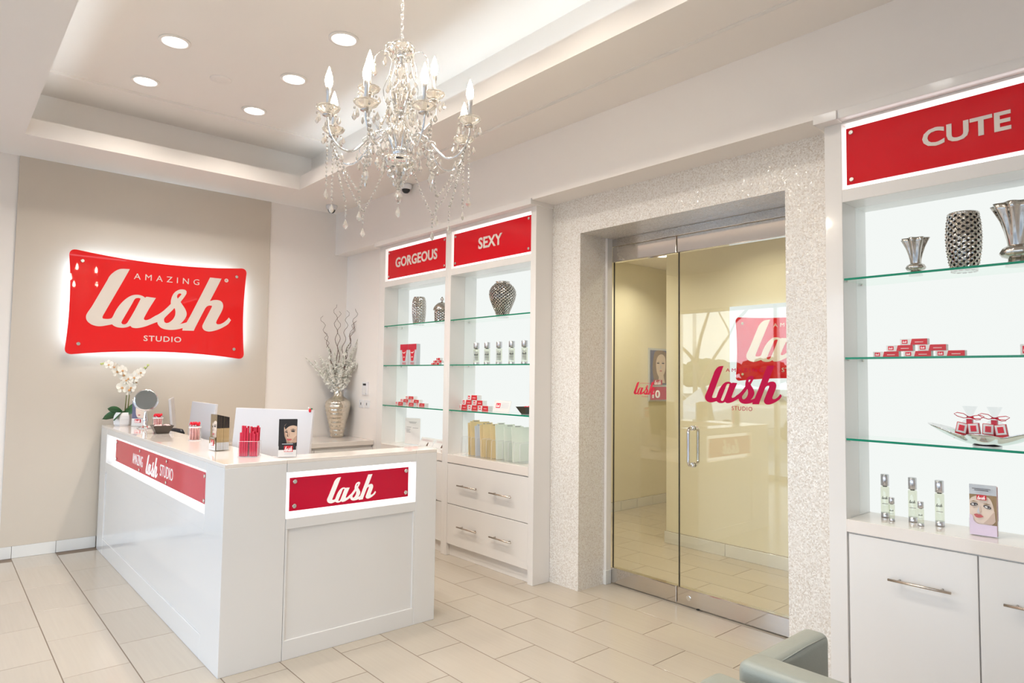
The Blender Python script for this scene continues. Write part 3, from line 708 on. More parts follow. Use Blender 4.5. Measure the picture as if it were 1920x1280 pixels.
cabG = cabinet('display_cabinet', 'white display cabinet with a red sign reading gorgeous, half behind the desk', 4.855, 5.910, .11, .043,
    (2.046, 1.649, 1.252), (2.521, 2.807, 4.853, 5.862), 2.502, 2.834, 2.444, .872, .800, ('GORGEOUS', 5.715, 4.990, 2.622, 2.722),
    [('drawer', 4.855, 5.910, .448, .797, [(5.02, 5.29, .622), (5.45, 5.72, .624)]), ('drawer', 4.855, 5.910, .103, .446, [(4.90, 5.10, .451), (5.45, 5.72, .277)])])
cabC = cabinet('display_cabinet', 'large white display cabinet at the right with a red sign reading cute', .330, 1.405, .085, .09,
    (2.062, 1.665, 1.263), (2.539, 2.829, .352, 1.383), 2.519, 2.857, 2.455, .871, .808, ('CUTE', 1.040, .700, 2.640, 2.727),
    [('cabinet_door', .861, 1.398, .06, .805, [(.955, 1.211, .628)]), ('cabinet_door', .330, .859, .06, .805, [(.51, .765, .628)])], kick=True)
# cornice over the cabinets: with small capitals
co = struct(BX(3.372, 3.660, 2.865, 3.62, 6.025, 2.911), 'trim_4', 'lac', bevel=.002); co['label'] = 'white cornice on top of the two left cabinets'
co = struct(BX(3.378, .24, 2.868, 3.62, 1.40, 2.915), 'trim_5', 'lac', bevel=.002); co['label'] = 'white cornice on top of the right cabinet'
BX(3.366, 1.398, 2.865, 3.62, 1.515, 2.911).build('capital', 'lac', co, bevel=.002)
struct(BX(3.61, 3.67, 2.46, 3.735, 6.02, 2.90), 'trim_6', 'lac')

# ------------------------------------------------------------------ logo sign on the taupe panel
LS = (1.621, 6.85, 2.158)
lg = thing('logo_sign', 'large glossy red script sign with bowed edges and a white halo on the taupe wall', 'sign', LS)
mxl = frame((0, 0, 0), (1, 0, 0))
SH = rrect(1.527, .930, (.052, .024), .055, 12)
cm = curve_mesh('sign_plate', [SH], 0); plate = flatpart(cm, mxl, 'redlogo', lg, .009, 'sign_plate'); plate['label'] = 'glossy red plate with bowed edges'
mf = frame((0, -.009, 0), (1, 0, 0))
ox, oz = -LS[0], -LS[2]
lash(mf, ox+1.56-.552, ox+1.56+.681, oz+2.125-.173, oz+2.125+.366, 'cream', plate, .0015)
text('AMAZING', mf, ox+1.366, ox+1.930, oz+2.404, oz+2.459, 'cream', plate, 1.75, 0.0, thick=.0015, split=True)
text('STUDIO', mf, ox+1.467, ox+1.788, oz+1.840, oz+1.892, 'cream', plate, 1.15, .012, thick=.0015, split=True)
disc(mf, ox+2.184, oz+2.477, .019, .0015, plate, 'registered_mark', 'cream', 20)
text('R', frame((0, -.0106, 0), (1, 0, 0)), ox+2.177, ox+2.191, oz+2.469, oz+2.486, 'red', plate, thick=.0005)
for x, z in ((.962, 2.522), (2.282, 2.524), (.960, 1.793), (2.279, 1.794)): disc(mf, ox+x, oz+z, .015, .008, plate)
flatpart(curve_mesh('backing_plate', [[(x*.985, y*.975) for x, y in SH]], 0), frame((0, .003, 0), (1, 0, 0)), 'white', lg, .0028, 'backing_plate')
# halo: LED strip boxes behind the plate's rim, facing the wall
hl = MB()
hl.box(-.66, .002, .345, .66, .018, .360); hl.box(-.66, .002, -.360, .66, .018, -.345); hl.box(-.685, .002, -.36, -.670, .018, .36); hl.box(.670, .002, -.36, .685, .018, .36)
hl.build('halo_light', 'halo', lg)['label'] = 'cool white LED strips behind the plate'
for x, z in ((.962, 2.522), (2.282, 2.524), (.960, 1.793), (2.279, 1.794)): MB().cyl((ox+x, 0, oz+z), (ox+x, .0615, oz+z), .008, 10).build('standoff', 'screw', lg)

# inner hall sign on its light box
ls = thing('logo_sign', 'second red script sign on a bright light box seen through the glass door', 'sign', (5.30, 2.56, 1.82))
BX(-.0, -.60, -.345, .044, .58, .375).build('light_box', 'boxdim', ls)
mi = frame((-.012, 0, 0), (0, -1, 0))
p2_ = flatpart(curve_mesh('sign_plate', [rrect(1.04, .56, (.03, .016), .035, 10)], 0), frame((-.004, 0, 0), (0, -1, 0)), 'red', ls, .008, 'sign_plate')
lash(mi, -.415, .42, -.115, .24, 'cream', p2_, .0015); text('AMAZING', mi, -.17, .20, .175, .207, 'cream', p2_, 1.75, 0.0, thick=.0015); text('STUDIO', mi, -.10, .12, -.20, -.165, 'cream', p2_, 1.15, .008, thick=.0015)
for x, z in ((-.45, .22), (.45, .22), (-.45, -.22), (.45, -.22)): disc(mi, x, z, .012, .006, p2_)
# tall poster in the hall
po = thing('wall_poster', 'framed tall portrait poster with a red foot and the number 10 in the inner hall', 'poster', (6.98, 5.10, 1.60))
BX(-.265, -.012, -.33, .265, .0055, .335).build('frame', 'greyfold', po, bevel=.002)
pm = MB(); mp_ = frame((-.245, -.0135, -.31), (1, 0, 0)); face_print(pm, mp_, .49, .62, 'poster')
pp = pm.build('poster_print', PRM_SIDE, po)
text('10', frame((-.245, -.018, -.31), (1, 0, 0)), .04, .20, .02, .12, 'whitel', pp, .9, .03, thick=.0006)
lash(frame((-.245, -.0185, -.31), (1, 0, 0)), .08, .22, .19, .245, 'whitel', pp, .0006)

# ------------------------------------------------------------------ reception desk
DX0, DX1, DY0, DY1, DZ = 1.166, 2.492, 3.574, 6.850, 1.080
DIN, DRB = 1.497, 3.785
dk = thing('reception_desk', 'white L shaped reception desk with backlit red signs', 'desk', (DX0, DY0, 0))
def DP(mb, nm_, mt, par=None, bev=.002, lab=None):
    mb.v = [(v[0]-DX0, v[1]-DY0, v[2]) for v in mb.v]
    o = mb.build(nm_, mt, par or dk, bevel=bev, seg=1)
    if lab: o['label'] = lab
    return o
DP(BX(DX0, DY0, 0, DIN, 3.880, DZ-.02), 'corner_pillar', 'desk')
DP(BX(2.335, DY0, 0, DX1, DRB, DZ-.02), 'end_post', 'desk')
DP(BX(DX0, 6.600, 0, DIN, DY1, DZ-.02), 'end_post', 'desk')
# counter top: three slabs
DP(BX(DX0, DY0, DZ-.02, DIN, DY1, DZ), 'counter_top', 'quartz', bev=.0015); DP(BX(DIN+.0015, DY0, DZ-.02, 2.334, DRB, DZ), 'counter_top', 'quartz', bev=.0015); DP(BX(2.3355, DY0, DZ-.02, DX1, DRB, DZ), 'counter_top', 'quartz', bev=.0015)
# long side
DP(BX(DX0, 3.880, 1.016, DIN, 6.600, DZ-.02), 'top_rail', 'desk')
DP(BX(DX0, 3.880, .690, DX0+.02, 6.600, .778), 'middle_rail', 'desk')
DP(BX(DX0+.006, 3.880, .13, DX0+.018, 6.600, .69), 'side_panel', 'desk')
DP(BX(DX0, 3.880, 0, DX0+.02, 6.600, .13), 'bottom_rail', 'desk')
DP(BX(DIN-.012, 3.880, 0, DIN, 6.600, 1.016), 'inner_panel', 'desk')
DP(BX(DX0+.02, 3.88, .766, DIN-.012, 6.6, .778), 'recess_shelf', 'desk', bev=0)
DP(BX(DX0+.065, 3.880, .778, DX0+.075, 6.600, 1.016), 'light_box', 'boxlight', bev=0, lab='bright white light box behind the long red plate')
sp1 = DP(BX(DX0+.012, 3.884, .823, DX0+.020, 6.283, .998), 'sign_plate', 'reddesk', bev=.0008, lab='long red plate with white words in two styles')
fs_ = frame((.012, -DY0, 0), (0, -1, 0))
text('AMAZING', fs_, fy(5.674), fy(5.360), .868, .945, 'whitel', sp1, 1.0, -.004, thick=.002)
text('STUDIO', fs_, fy(4.880), fy(4.569), .868, .945, 'whitel', sp1, 1.0, -.004, thick=.002)
lash(fs_, fy(5.262), fy(4.936), .838, .975, 'whitel', sp1, .002)
for yy in (3.93, 4.72, 5.45, 6.24):
    for zz in (.843, .978): disc(fs_, -yy, zz, .011, .006, sp1)
# short front
DP(BX(DIN+.002, DY0, 1.011, 2.335, DRB, DZ-.02), 'top_rail', 'desk')
DP(BX(DIN+.002, DY0, .702, 2.335, DY0+.02, .760), 'middle_rail', 'desk')
DP(BX(DIN+.002, DY0, 0, 2.335, DY0+.02, .105), 'bottom_rail', 'desk')
DP(BX(DIN+.002, DY0, .105, DIN+.014, DY0+.02, .702), 'stile', 'desk', bev=.001); DP(BX(2.321, DY0, .105, 2.335, DY0+.02, .702), 'stile', 'desk', bev=.001)
DP(BX(DIN+.014, DY0+.008, .105, 2.321, DY0+.018, .702), 'front_panel', 'desk', bev=0)
DP(BX(DIN+.002, DY0+.02, .748, 2.335, DRB-.012, .760), 'recess_shelf', 'desk', bev=0)
DP(BX(DIN+.002, DRB-.012, 0, 2.335, DRB, 1.011), 'inner_panel', 'desk', bev=0)
DP(BX(DIN+.002, DY0+.065, .760, 2.335, DY0+.075, 1.011), 'light_box', 'boxlight', bev=0, lab='bright white light box behind the short red plate')
sp2 = DP(BX(1.521, DY0+.012, .796, 2.287, DY0+.020, .979), 'sign_plate', 'reddesk', bev=.0008, lab='short red plate with one white script word')
ff = frame((-DX0, .012, 0), (1, 0, 0))
lash(ff, 1.743, 2.058, .812, .957, 'whitel', sp2, .002)
for xx in (1.549, 2.267):
    for zz in (.823, .957): disc(ff, xx, zz, .012, .006, sp2)
# work surface inside the L
ws = DP(BX(DIN, DRB, .725, 2.20, DY1, .750), 'work_surface', 'quartz'); DP(BX(DIN+.001, DRB+.001, .725, 2.49, 4.40, .7495), 'work_surface', 'quartz')
DP(BX(1.56, 4.5, 0, 2.1, 4.95, .725), 'pedestal', 'lac'); DP(BX(1.56, 6.3, 0, 2.1, 6.80, .725), 'pedestal', 'lac'); DP(BX(2.47, 3.80, 0, 2.49, 4.39, .725), 'side_support', 'lac')

# back counter under the flower vase
bc = thing('back_counter', 'low white counter along the back wall under the tall flower vase', 'counter', (2.6, 6.58, 0))
BX(-.38, -.345, .825, .935, .325, .873).build('counter_top', 'quartz', bc, bevel=.003)
BX(-.36, -.31, .10, .932, .325, .825).build('carcass', 'lac', bc)
BX(-.34, -.28, 0, .93, .33, .10).build('plinth', 'lac', bc)
for k in range(2): BX(-.36+k*.65, -.328, .105, -.36+k*.65+.646, -.31, .80).build('cabinet_door', 'lac', bc, bevel=.0015)

# ================================================================== CHANDELIER
CX, CY = 1.585, 2.620
ch = thing('chandelier', 'crystal chandelier with eight lit candle bulbs hanging on a chain', 'chandelier', (CX, CY, 0))
# chain and canopy
MB().lathe([(.0001, 3.775), (.02, 3.77), (.045, 3.785), (.055, 3.797)], 20).build('ceiling_canopy', 'chrome', ch)
z = 3.765; k = 0; cn = MB()
while z > 3.13:
    a = 0 if k % 2 else PI/2; pts = [(math.cos(a)*.0075*math.sin(t), math.sin(a)*.0075*math.sin(t), z-.016*math.cos(t)) for t in [2*PI*i/10 for i in range(10)]]
    cn.tube(pts, .0016, 5, closed=True); z -= .0235; k += 1
cn.build('chain', 'chrome', ch)
# column of pressed glass balusters, crown dish at the top
MB().lathe([(.004, 3.13), (.006, 3.11), (.055, 3.085), (.062, 3.070), (.050, 3.055), (.02, 3.045), (.004, 3.040)], 20, mod=lambda a, z: 1+.05*math.cos(10*a)).build('crown_dish', 'crglass', ch)
MB().lathe([(.012, 3.060), (.024, 3.045), (.020, 3.028), (.008, 3.02)], 18).build('collar', 'chrome', ch)
MB().lathe([(.007, 3.03), (.012, 3.0), (.026, 2.975), (.028, 2.955), (.014, 2.925), (.018, 2.905), (.038, 2.875), (.040, 2.845), (.020, 2.80), (.014, 2.775)], 16, mod=lambda a, z: 1+.08*math.cos(8*a)).build('glass_baluster', 'crglass', ch)
MB().lathe([(.016, 2.775), (.026, 2.768), (.016, 2.760)], 16).build('collar', 'chrome', ch)
MB().lathe([(.014, 2.76), (.022, 2.73), (.034, 2.68), (.032, 2.65), (.022, 2.62), (.020, 2.60)], 16, mod=lambda a, z: 1+.08*math.cos(8*a)).build('glass_baluster', 'crglass', ch)
MB().lathe([(.022, 2.605), (.034, 2.598), (.036, 2.575), (.026, 2.555)], 18).build('arm_hub', 'chrome', ch)
MB().lathe([(.03, 2.555), (.072, 2.548), (.076, 2.540), (.060, 2.515), (.03, 2.495), (.006, 2.488)], 24, mod=lambda a, z: 1+.03*math.cos(16*a)).build('bottom_bowl', 'crglass', ch)
def drop_mb(h=.042, r=.0115, n=6):
    return MB().lathe([(.0004, 0), (r*.35, -h*.18), (r, -h*.62), (r*.72, -h*.82), (.0004, -h)], n, smooth=False, cap=False)
DM = drop_mb().build('crystal_drop', 'crystal', ch); DMe = DM.data
BMe = MB().ball((0, 0, 0), .0068, 6, smooth=False)
first = [True]
def crystal(x, y, z, s=1.0, rz=0, flat=.55):
    o = DM if first[0] else bpy.data.objects.new('crystal_drop', DMe)
    if not first[0]: COL.objects.link(o); o.parent = ch
    first[0] = False
    o.location = (x, y, z); o.rotation_euler = (0, 0, rz); o.scale = (s, s*flat if flat else s, s)
def beads(path_pts, step=.0185, r=.0062, name='bead_strand', extra=None):
    mb = MB(); P = [Vector(p) for p in path_pts]; d = 0; acc = 0
    for i in range(len(P)-1):
        l = (P[i+1]-P[i]).length
        while acc <= l:
            p = P[i].lerp(P[i+1], acc/l); mb.ball(p, r*random.uniform(.85, 1.15), 6, smooth=False); acc += step
        acc -= l
    mb.tube(P, .0008, 4, m=1)
    return mb.build(name, ['crystal', 'chrome'], ch)
def sag(a, b, dip, n=10):
    a, b = Vector(a), Vector(b)
    return [a.lerp(b, i/n)-Vector((0, 0, dip*4*(i/n)*(1-i/n))) for i in range(n+1)]
vx, vy = CY/math.hypot(CX, CY), -CX/math.hypot(CX, CY)        # sideways direction seen from the door side of the room
wx, wy = CX/math.hypot(CX, CY), CY/math.hypot(CX, CY)
def pol(lat, dep): return (vx*lat+wx*dep, vy*lat+wy*dep)
RR = .335
arms = []
for deg in (22.5, 157.5, 202.5, 337.5):
    a = math.radians(deg); arms.append((RR*math.cos(a), RR*math.sin(a), 2.700, deg))
arms += [(-.140, -.300, 2.668, 247.5), (.098, -.310, 2.672, 292.5)]
arms += [(-.145, .035, 2.872, 500), (.155, .035, 2.872, 501)]
cuplab = None
for (lat, dep, cz, deg) in arms:
    x, y = pol(lat, dep); r = math.hypot(x, y); ux, uy = x/r, y/r
    if deg < 400: prof = [(.024, 2.565), (.045, 2.63), (.085, 2.665), (.13, 2.640), (.175, 2.585), (.225, 2.540), (.275, 2.545), (.315, 2.585), (RR, 2.64), (RR, cz-.012)]
    else: prof = [(.02, 2.60), (.05, 2.66), (.09, 2.68), (r*.8, 2.72), (r*1.05, 2.78), (r, cz-.012)]
    # resample smoothly
    pts = []
    for i in range(len(prof)-1):
        p0 = prof[max(i-1, 0)]; p1 = prof[i]; p2 = prof[i+1]; p3 = prof[min(i+2, len(prof)-1)]
        for t in (0, .33, .66):
            f = lambda q: .5*((2*p1[q])+(-p0[q]+p2[q])*t+(2*p0[q]-5*p1[q]+4*p2[q]-p3[q])*t*t+(-p0[q]+3*p1[q]-3*p2[q]+p3[q])*t**3)
            pts.append((ux*f(0), uy*f(0), f(1)))
    pts.append((ux*prof[-1][0], uy*prof[-1][0], prof[-1][1]))
    ar = MB().tube(pts, .0048, 8).build('arm', 'chrome', ch)
    # drip plate, candle sleeve, bulb
    cup = MB().lathe([(.012, cz-.016), (.022, cz-.014), (.048, cz+.004), (.052, cz+.014), (.049, cz+.012), (.02, cz-.006), (.012, cz-.008)], 24, (x, y, 0), mod=lambda a, z: 1+.035*math.cos(12*a)).build('drip_plate', 'crglass', ar)
    MB().lathe([(.006, cz-.03), (.024, cz-.022), (.022, cz-.017), (.008, cz-.014)], 18, (x, y, 0)).build('cup_disc', 'steel', ar)
    MB().lathe([(.0095, cz-.012), (.0095, cz+.075), (.0125, cz+.08), (.0125, cz+.10), (.011, cz+.104)], 14, (x, y, 0)).build('candle_sleeve', 'sleeve', ar)
    MB().lathe([(.0105, cz+.103), (.0155, cz+.118), (.0172, cz+.132), (.0150, cz+.150), (.0085, cz+.172), (.0035, cz+.188), (.0004, cz+.196)], 16, (x, y, 0), cap=False).build('candle_bulb', 'bulb', ar)
    for q in range(6):
        a = 2*PI*q/6+.3; crystal(x+.048*math.cos(a), y+.048*math.sin(a), cz-.022-.004*(q % 2), random.uniform(.85, 1.05), a)
        MB().ball((x+.048*math.cos(a), y+.048*math.sin(a), cz-.010), .0062, 6, smooth=False).build('bead', 'crystal', ch) if q % 2 == 0 else None
    if deg < 400:
        # crystals strung under the arm
        for (rr_, zz_) in ((.13, 2.625), (.20, 2.545), (.27, 2.530)):
            crystal(ux*rr_, uy*rr_, zz_-.006, random.uniform(.8, 1.1), random.uniform(0, 3))
        # loops on the arm with a pendant chain
        lp = MB()
        for (rr_, zz_) in ((.150, 2.60), (.165, 2.555)):
            lp.tube([(ux*(rr_+.026*math.cos(t)), uy*(rr_+.026*math.cos(t)), zz_+.022*math.sin(t)) for t in [2*PI*i/14 for i in range(14)]], .0022, 5, closed=True)
        lp.build('scroll_ring', 'chrome', ch)
        beads([(ux*.165, uy*.165, 2.53), (ux*.165, uy*.165, 2.475)]); crystal(ux*.165, uy*.165, 2.470, 1.15, random.uniform(0, 3))
# scroll wires around the column
for q in range(6):
    a = 2*PI*q/6+.4; ux, uy = math.cos(a), math.sin(a)
    prof = [(.036, 2.76), (.075, 2.82), (.080, 2.88), (.052, 2.95), (.042, 3.01), (.060, 3.055), (.095, 3.060), (.120, 3.030), (.122, 3.0)]
    MB().tube([(ux*r, uy*r, z) for r, z in prof], .0024, 6).build('scroll_wire', 'chrome', ch)
    MB().ball((ux*.122, uy*.122, 2.99), .007, 6, smooth=False).build('bead', 'crystal', ch)
    crystal(ux*.122, uy*.122, 2.982, 1.15, a); crystal(ux*.05, uy*.05, 3.055, .8, a)
    crystal(ux*.045, uy*.045, 2.965, .9, a); crystal(ux*.060, uy*.060, 2.84, .95, a+.4); crystal(ux*.055, uy*.055, 2.745, 1.0, a)
    beads(sag((ux*.06, uy*.06, 3.06), (math.cos(a+PI/3)*.06, math.sin(a+PI/3)*.06, 3.06), .03), .013, .0048)
for q in range(8):
    a = 2*PI*q/8; ux, uy = math.cos(a), math.sin(a)
    crystal(ux*.076, uy*.076, 2.535, 1.1, a); crystal(ux*.045, uy*.045, 2.505, 1.0, a+.3)
    crystal(ux*.085, uy*.085, 2.665, 1.0, a); crystal(ux*.10, uy*.10, 2.60, .95, a)
    for (r_, z_) in ((.055, 2.78), (.095, 2.72), (.125, 2.655), (.145, 2.575), (.105, 2.54), (.06, 2.895)):
        crystal(math.cos(a+.39+z_)*r_, math.sin(a+.39+z_)*r_, z_, random.uniform(.8, 1.15), a+z_)
    beads(sag((ux*.030, uy*.030, 2.90), (ux*.11, uy*.11, 2.665), .03), .016, .0055)
# finial under the bowl
fn = MB()
for k, zz in enumerate((2.482, 2.462, 2.440, 2.418, 2.396)): fn.ball((0, 0, zz), (.013, .009, .012, .009, .011)[k], 8, smooth=False)
fn.build('finial', 'crystal', ch); crystal(0, 0, 2.388, 1.2, 0)
for q in range(5):
    a = 2*PI*q/5; crystal(.018*math.cos(a), .018*math.sin(a), 2.455, .9, a)
# swags between the arm ends, meeting in a V with a tail; straight tails under the arms
ring = [22.5, 67.5, 112.5, 157.5, 202.5, 247.5, 292.5, 337.5]
ends = []
for deg in ring:
    a = math.radians(deg); ends.append(pol(RR*.97*math.cos(a), RR*.97*math.sin(a)))
for q in range(8):
    (x0, y0), (x1, y1) = ends[q], ends[(q+1) % 8]
    if ring[q] in (67.5,): continue
    def att(dg, xx, yy): return (xx*.98, yy*.98, 2.585) if dg not in (67.5, 112.5) else (xx*.35, yy*.35, 2.60)
    A, B = att(ring[q], x0, y0), att(ring[(q+1) % 8], x1, y1)
    mxx, myy = (x0+x1)/2*.78, (y0+y1)/2*.78; mp = (mxx, myy, 2.335)
    beads(sag(A, mp, .022)); beads(sag(B, mp, .022))
    big = (ring[q] == 247.5)
    if big:
        MB().ball((mxx, myy, 2.312), .0165, 10, smooth=False).build('crystal_ball', 'crystal', ch); beads([(mxx, myy, 2.29), (mxx, myy, 2.275)]); crystal(mxx, myy, 2.268, 1.15)
    else:
        beads([(mxx, myy, 2.315), (mxx, myy, 2.262)]); crystal(mxx, myy, 2.255, 1.1)
for deg in (22.5, 157.5, 202.5, 337.5, 247.5, 292.5):
    a = math.radians(deg); x, y = pol(RR*math.cos(a), RR*math.sin(a)); b = 2.40 if deg in (247.5, 292.5) else 2.36
    beads([(x, y, 2.62), (x, y, b)], .019); crystal(x, y, b-.006, 1.1, a)

# ================================================================== DOME CAMERAS
for (x, y, lab) in ((3.17, 6.60, 'small white dome camera in the back ceiling corner'), (3.33, 5.37, 'small white dome camera on the ceiling behind the chandelier')):
    t = thing('dome_camera', lab, 'camera', (x, y, ZC))
    MB().lathe([(.058, 0), (.060, -.02), (.050, -.045), (.042, -.05)], 28).build('housing', 'white', t)
    MB().lathe([(.040, -.048), (.036, -.066), (.022, -.082), (.0004, -.088)], 24, cap=False).build('dome', 'black', t)

# ================================================================== ARMCHAIRS
def armchair(label, loc, rz, h):
    t = thing('tub_armchair', label, 'armchair', loc, rz, group='low tub armchairs at the window end')
    D, W = .62, .66
    def pad(x0, y0, z0, x1, y1, z1, nm_, r=.03, lab=None):
        o = BX(x0, y0, z0, x1, y1, z1).build(nm_, 'leather', t, bevel=r, seg=5)
        for p in o.data.polygons: p.use_smooth = True
        return o
    # local: back along y at x = 0, arms run towards +x
    pad(0, -W, .10, .125, 0, h, 'backrest', .032)
    pad(.05, -.095, .10, .47, -.002, h-.003, 'armrest', .028); pad(.05, -W+.002, .10, .47, -W+.095, h-.003, 'armrest', .028)
    pad(.12, -W+.095, .16, .50, -.095, .42, 'seat_cushion', .035)
    s = MB().tube([(.126, -.088, h-.013), (.30, -.088, h-.009), (.44, -.088, h-.013)], .0022, 6).build('seam', 'leather', t)
    for x in (.05, .42):
        for y in (-.06, -W+.06): MB().lathe([(.016, 0), (.022, .10)], 12, (x, y, 0)).build('foot', 'foot', t)
    return t
armchair('sage grey leather tub chair nearer the glass door, its inside in shade', (1.965, 1.150, 0), 0, .665)
armchair('sage grey tub chair at the very bottom edge, left of its twin', (1.905, .52, 0), PI, .645)

# ================================================================== THINGS ON THE DESK
ZD = 1.0805
# potted orchid
oc = thing('potted_orchid', 'white orchid in a small white pot at the far end of the desk', 'plant', (1.300, 6.70, ZD))
MB().lathe([(.062, 0), (.072, .015), (.076, .060), (.070, .090), (.055, .118), (.048, .114), (.05, .10), (.0004, .095)], 6, smooth=False, cap=False).build('pot', 'ceramic', oc, bevel=.004)
MB().lathe([(.05, .094), (.03, .102), (.0004, .105)], 12, cap=False).build('moss', 'soil', oc)
def leafmb(l, w, a, lift, droop):
    vs = []; fs = []; n = 8
    for i in range(n+1):
        t = i/n; r = l*t; hw = w*math.sin(PI*min(1, t*.96+.04))**.6*.5; z = .10+lift*t-droop*t*t
        for s_ in (-1, 0, 1):
            x = r*math.cos(a)-s_*hw*math.sin(a); y = r*math.sin(a)+s_*hw*math.cos(a); vs.append((x*.97 if s_ else x, r*math.sin(a)+s_*hw*math.cos(a)*.55, z+s_*hw*.85))
    for i in range(n):
        for s_ in (0, 1): b = i*3+s_; fs.append((b, b+1, b+4, b+3))
    return MB().add(vs, fs, 0, True)
for (l, w, a, li, dr) in ((.16, .075, 2.75, .03, .075), (.13, .07, 3.3, .10, .05), (.15, .07, -.55, .09, .06), (.12, .065, -.1, .12, .03), (.13, .07, 4.0, .03, .08)):
    o = leafmb(l, w, a, li, dr).build('leaf', 'leaf', oc); sd = o.modifiers.new('t', 'SOLIDIFY'); sd.thickness = .003
OX = .034
st1 = [(.01, 0, .10), (.018, 0, .25), (.020, .0, .36), (-.01, .0, .43), (-.06, 0, .49), (-.12, .01, .53), (-.17, .01, .545)]
st2 = [(.030, 0, .10), (.040, 0, .25), (.050, 0, .34), (.084, 0, .41), (.124, -.01, .46), (.164, -.01, .505), (.179, -.01, .53)]
MB().tube(st1, .0028, 6).build('stem', 'stem', oc); MB().tube(st2, .0028, 6).build('stem', 'stem', oc)
MB().tube([(.016, .006, .10), (.026, .006, .37)], .0035, 6).build('stake', 'stake', oc); MB().tube([(.036, .006, .10), (.050, .006, .37)], .0035, 6).build('stake', 'stake', oc)
def flower(c, s, rz, tilt):
    mb = MB(); R = Matrix.Rotation(rz, 4, 'Z') @ Matrix.Rotation(tilt, 4, 'X')
    for k, (a, l, w) in enumerate(((PI/2, 1, .85), (PI/2+1.25, 1, 1.25), (PI/2-1.25, 1, 1.25), (PI/2+2.45, .95, .8), (PI/2-2.45, .95, .8))):
        vs = [R @ Vector((0, 0, 0))]; n = 9
        for i in range(n):
            t = -1+2*i/(n-1); r = l*s*(1-.22*t*t); ang = a+t*w*.62; vs.append(R @ Vector((r*math.cos(ang)*(.9), -.004-.006*abs(t), r*math.sin(ang))))
        mb.add([(v[0]+c[0], v[1]+c[1], v[2]+c[2]) for v in vs], [(0, i, i+1) for i in range(1, n)], 0, False)
    mb.ball((c[0]+(R @ Vector((0, -.008, -.004))).x, c[1]+(R @ Vector((0, -.008, -.004))).y, c[2]-.004), s*.20, 6, m=1)
    return mb.build('flower', ['petal', 'lip'], oc)
for (x, z, s) in ((-.165, .535, .030), (-.125, .515, .032), (-.10, .475, .036), (-.06, .485, .036), (-.045, .445, .038), (-.012, .415, .036), (-.03, .40, .03), (.035, .425, .036), (.065, .455, .034), (.09, .47, .032), (.05, .385, .026), (-.055, .335, .040), (-.005, .315, .042), (.015, .335, .034), (.02, .375, .032)):
    flower((x+OX, -.015+random.uniform(-.02, .01), z), s*1.38, random.uniform(-.6, .6)+.2, random.uniform(-.3, .3))
for (x, z) in ((-.195, .545), (-.215, .540), (.125, .515), (.148, .537)): MB().ball((x+OX, 0, z), .012, 8, sq=(1, 1, .85)).build('bud', 'bud', oc)

def leaflet_holder(label, where, loc, rz, w, h, style, hh=.55, mats=PRM, dep=.030, tilt=0.0, n=5, group=None, side='paper'):
    """clear holder with a stack of leaflets: leaflets are things of their own standing in it"""
    t = thing('leaflet_holder', label, 'holder', loc, rz)
    a = MB(); a.box(-w/2-.003, -dep, 0, w/2+.003, dep*.5, .003); a.box(-w/2-.003, -dep, 0, w/2+.003, -dep+.002, h*hh*.45)
    a.box(-w/2-.003, dep*.5-.002, 0, w/2+.003, dep*.5, h*.8); a.box(-w/2-.0045, -dep, 0, -w/2-.0025, dep*.5, h*hh*.6); a.box(w/2+.0025, -dep, 0, w/2+.0045, dep*.5, h*hh*.6)
    a.build('clear_body', 'acryl', t)
    for k in range(n):
        b = thing('leaflet', ('foremost portrait leaflet in the holder '+where) if k == 0 else ('leaflet behind the front one in the holder '+where), 'leaflet', (0, 0, 0), rz, group='leaflets in the holder '+where)
        yy = -dep+.0045+k*(dep*1.3/n); off = Vector((random.uniform(-.0015, .0015) if k else 0, yy, .0035)); off.rotate(Matrix.Rotation(rz, 3, 'Z')); b.location = Vector(loc)+off
        tk = .0028 if dep < .05 else dep*1.3/n-.0005
        BX(-w/2, 0, 0, w/2, tk, h-.002*k).build('card', side, b)
        if dep >= .05: BX(-w/2-.0003, .0002, h*.62, w/2+.0003, tk-.0002, h-.002*k+.0004).build('dark_print', 'hair', b); BX(-w/2-.0003, .0002, .001, w/2+.0003, tk-.0002, h*.22).build('pale_band', 'greyfold', b)  # thick stacks: dark band at the top, pale band along the foot
        if k == 0:
            pm = MB(); face_print(pm, frame((-w/2, -.0003, 0), (1, 0, 0)), w, h, style); pr = pm.build('portrait_print', mats, b)
            tb = {'dark': (.34, .78, .145, .275), 'pale': (.31, .61, .715, .785), 'side': (.30, .74, .135, .245)}[style]
            lash(frame((-w/2, -.0120, 0), (1, 0, 0)), tb[0]*w, tb[1]*w, tb[2]*h, tb[3]*h, 'whitel', pr, .0003)
    return t
leaflet_holder('leaflet holder in front of the orchid, slate and white leaflet', 'by the orchid', (1.400, 6.565, ZD), -.62, .100, .225, 'side', mats=PRM_SIDE)
leaflet_holder('leaflet holder seen nearly edge on beside the large monitor', 'seen edge on', (1.372, 4.27, ZD), -1.50, .098, .215, 'dark', dep=.058, mats=['hair', 'skin2', 'hair2', 'eye', 'lipst', 'redbox', 'paper', 'greyfold', 'lav', 'shade2'], n=9, side='stake')
leaflet_holder('leaflet holder on the short counter, dark haired portrait', 'on the short counter', (1.558, 3.722, ZD), -.42, .098, .212, 'dark', dep=.035, side='hair')

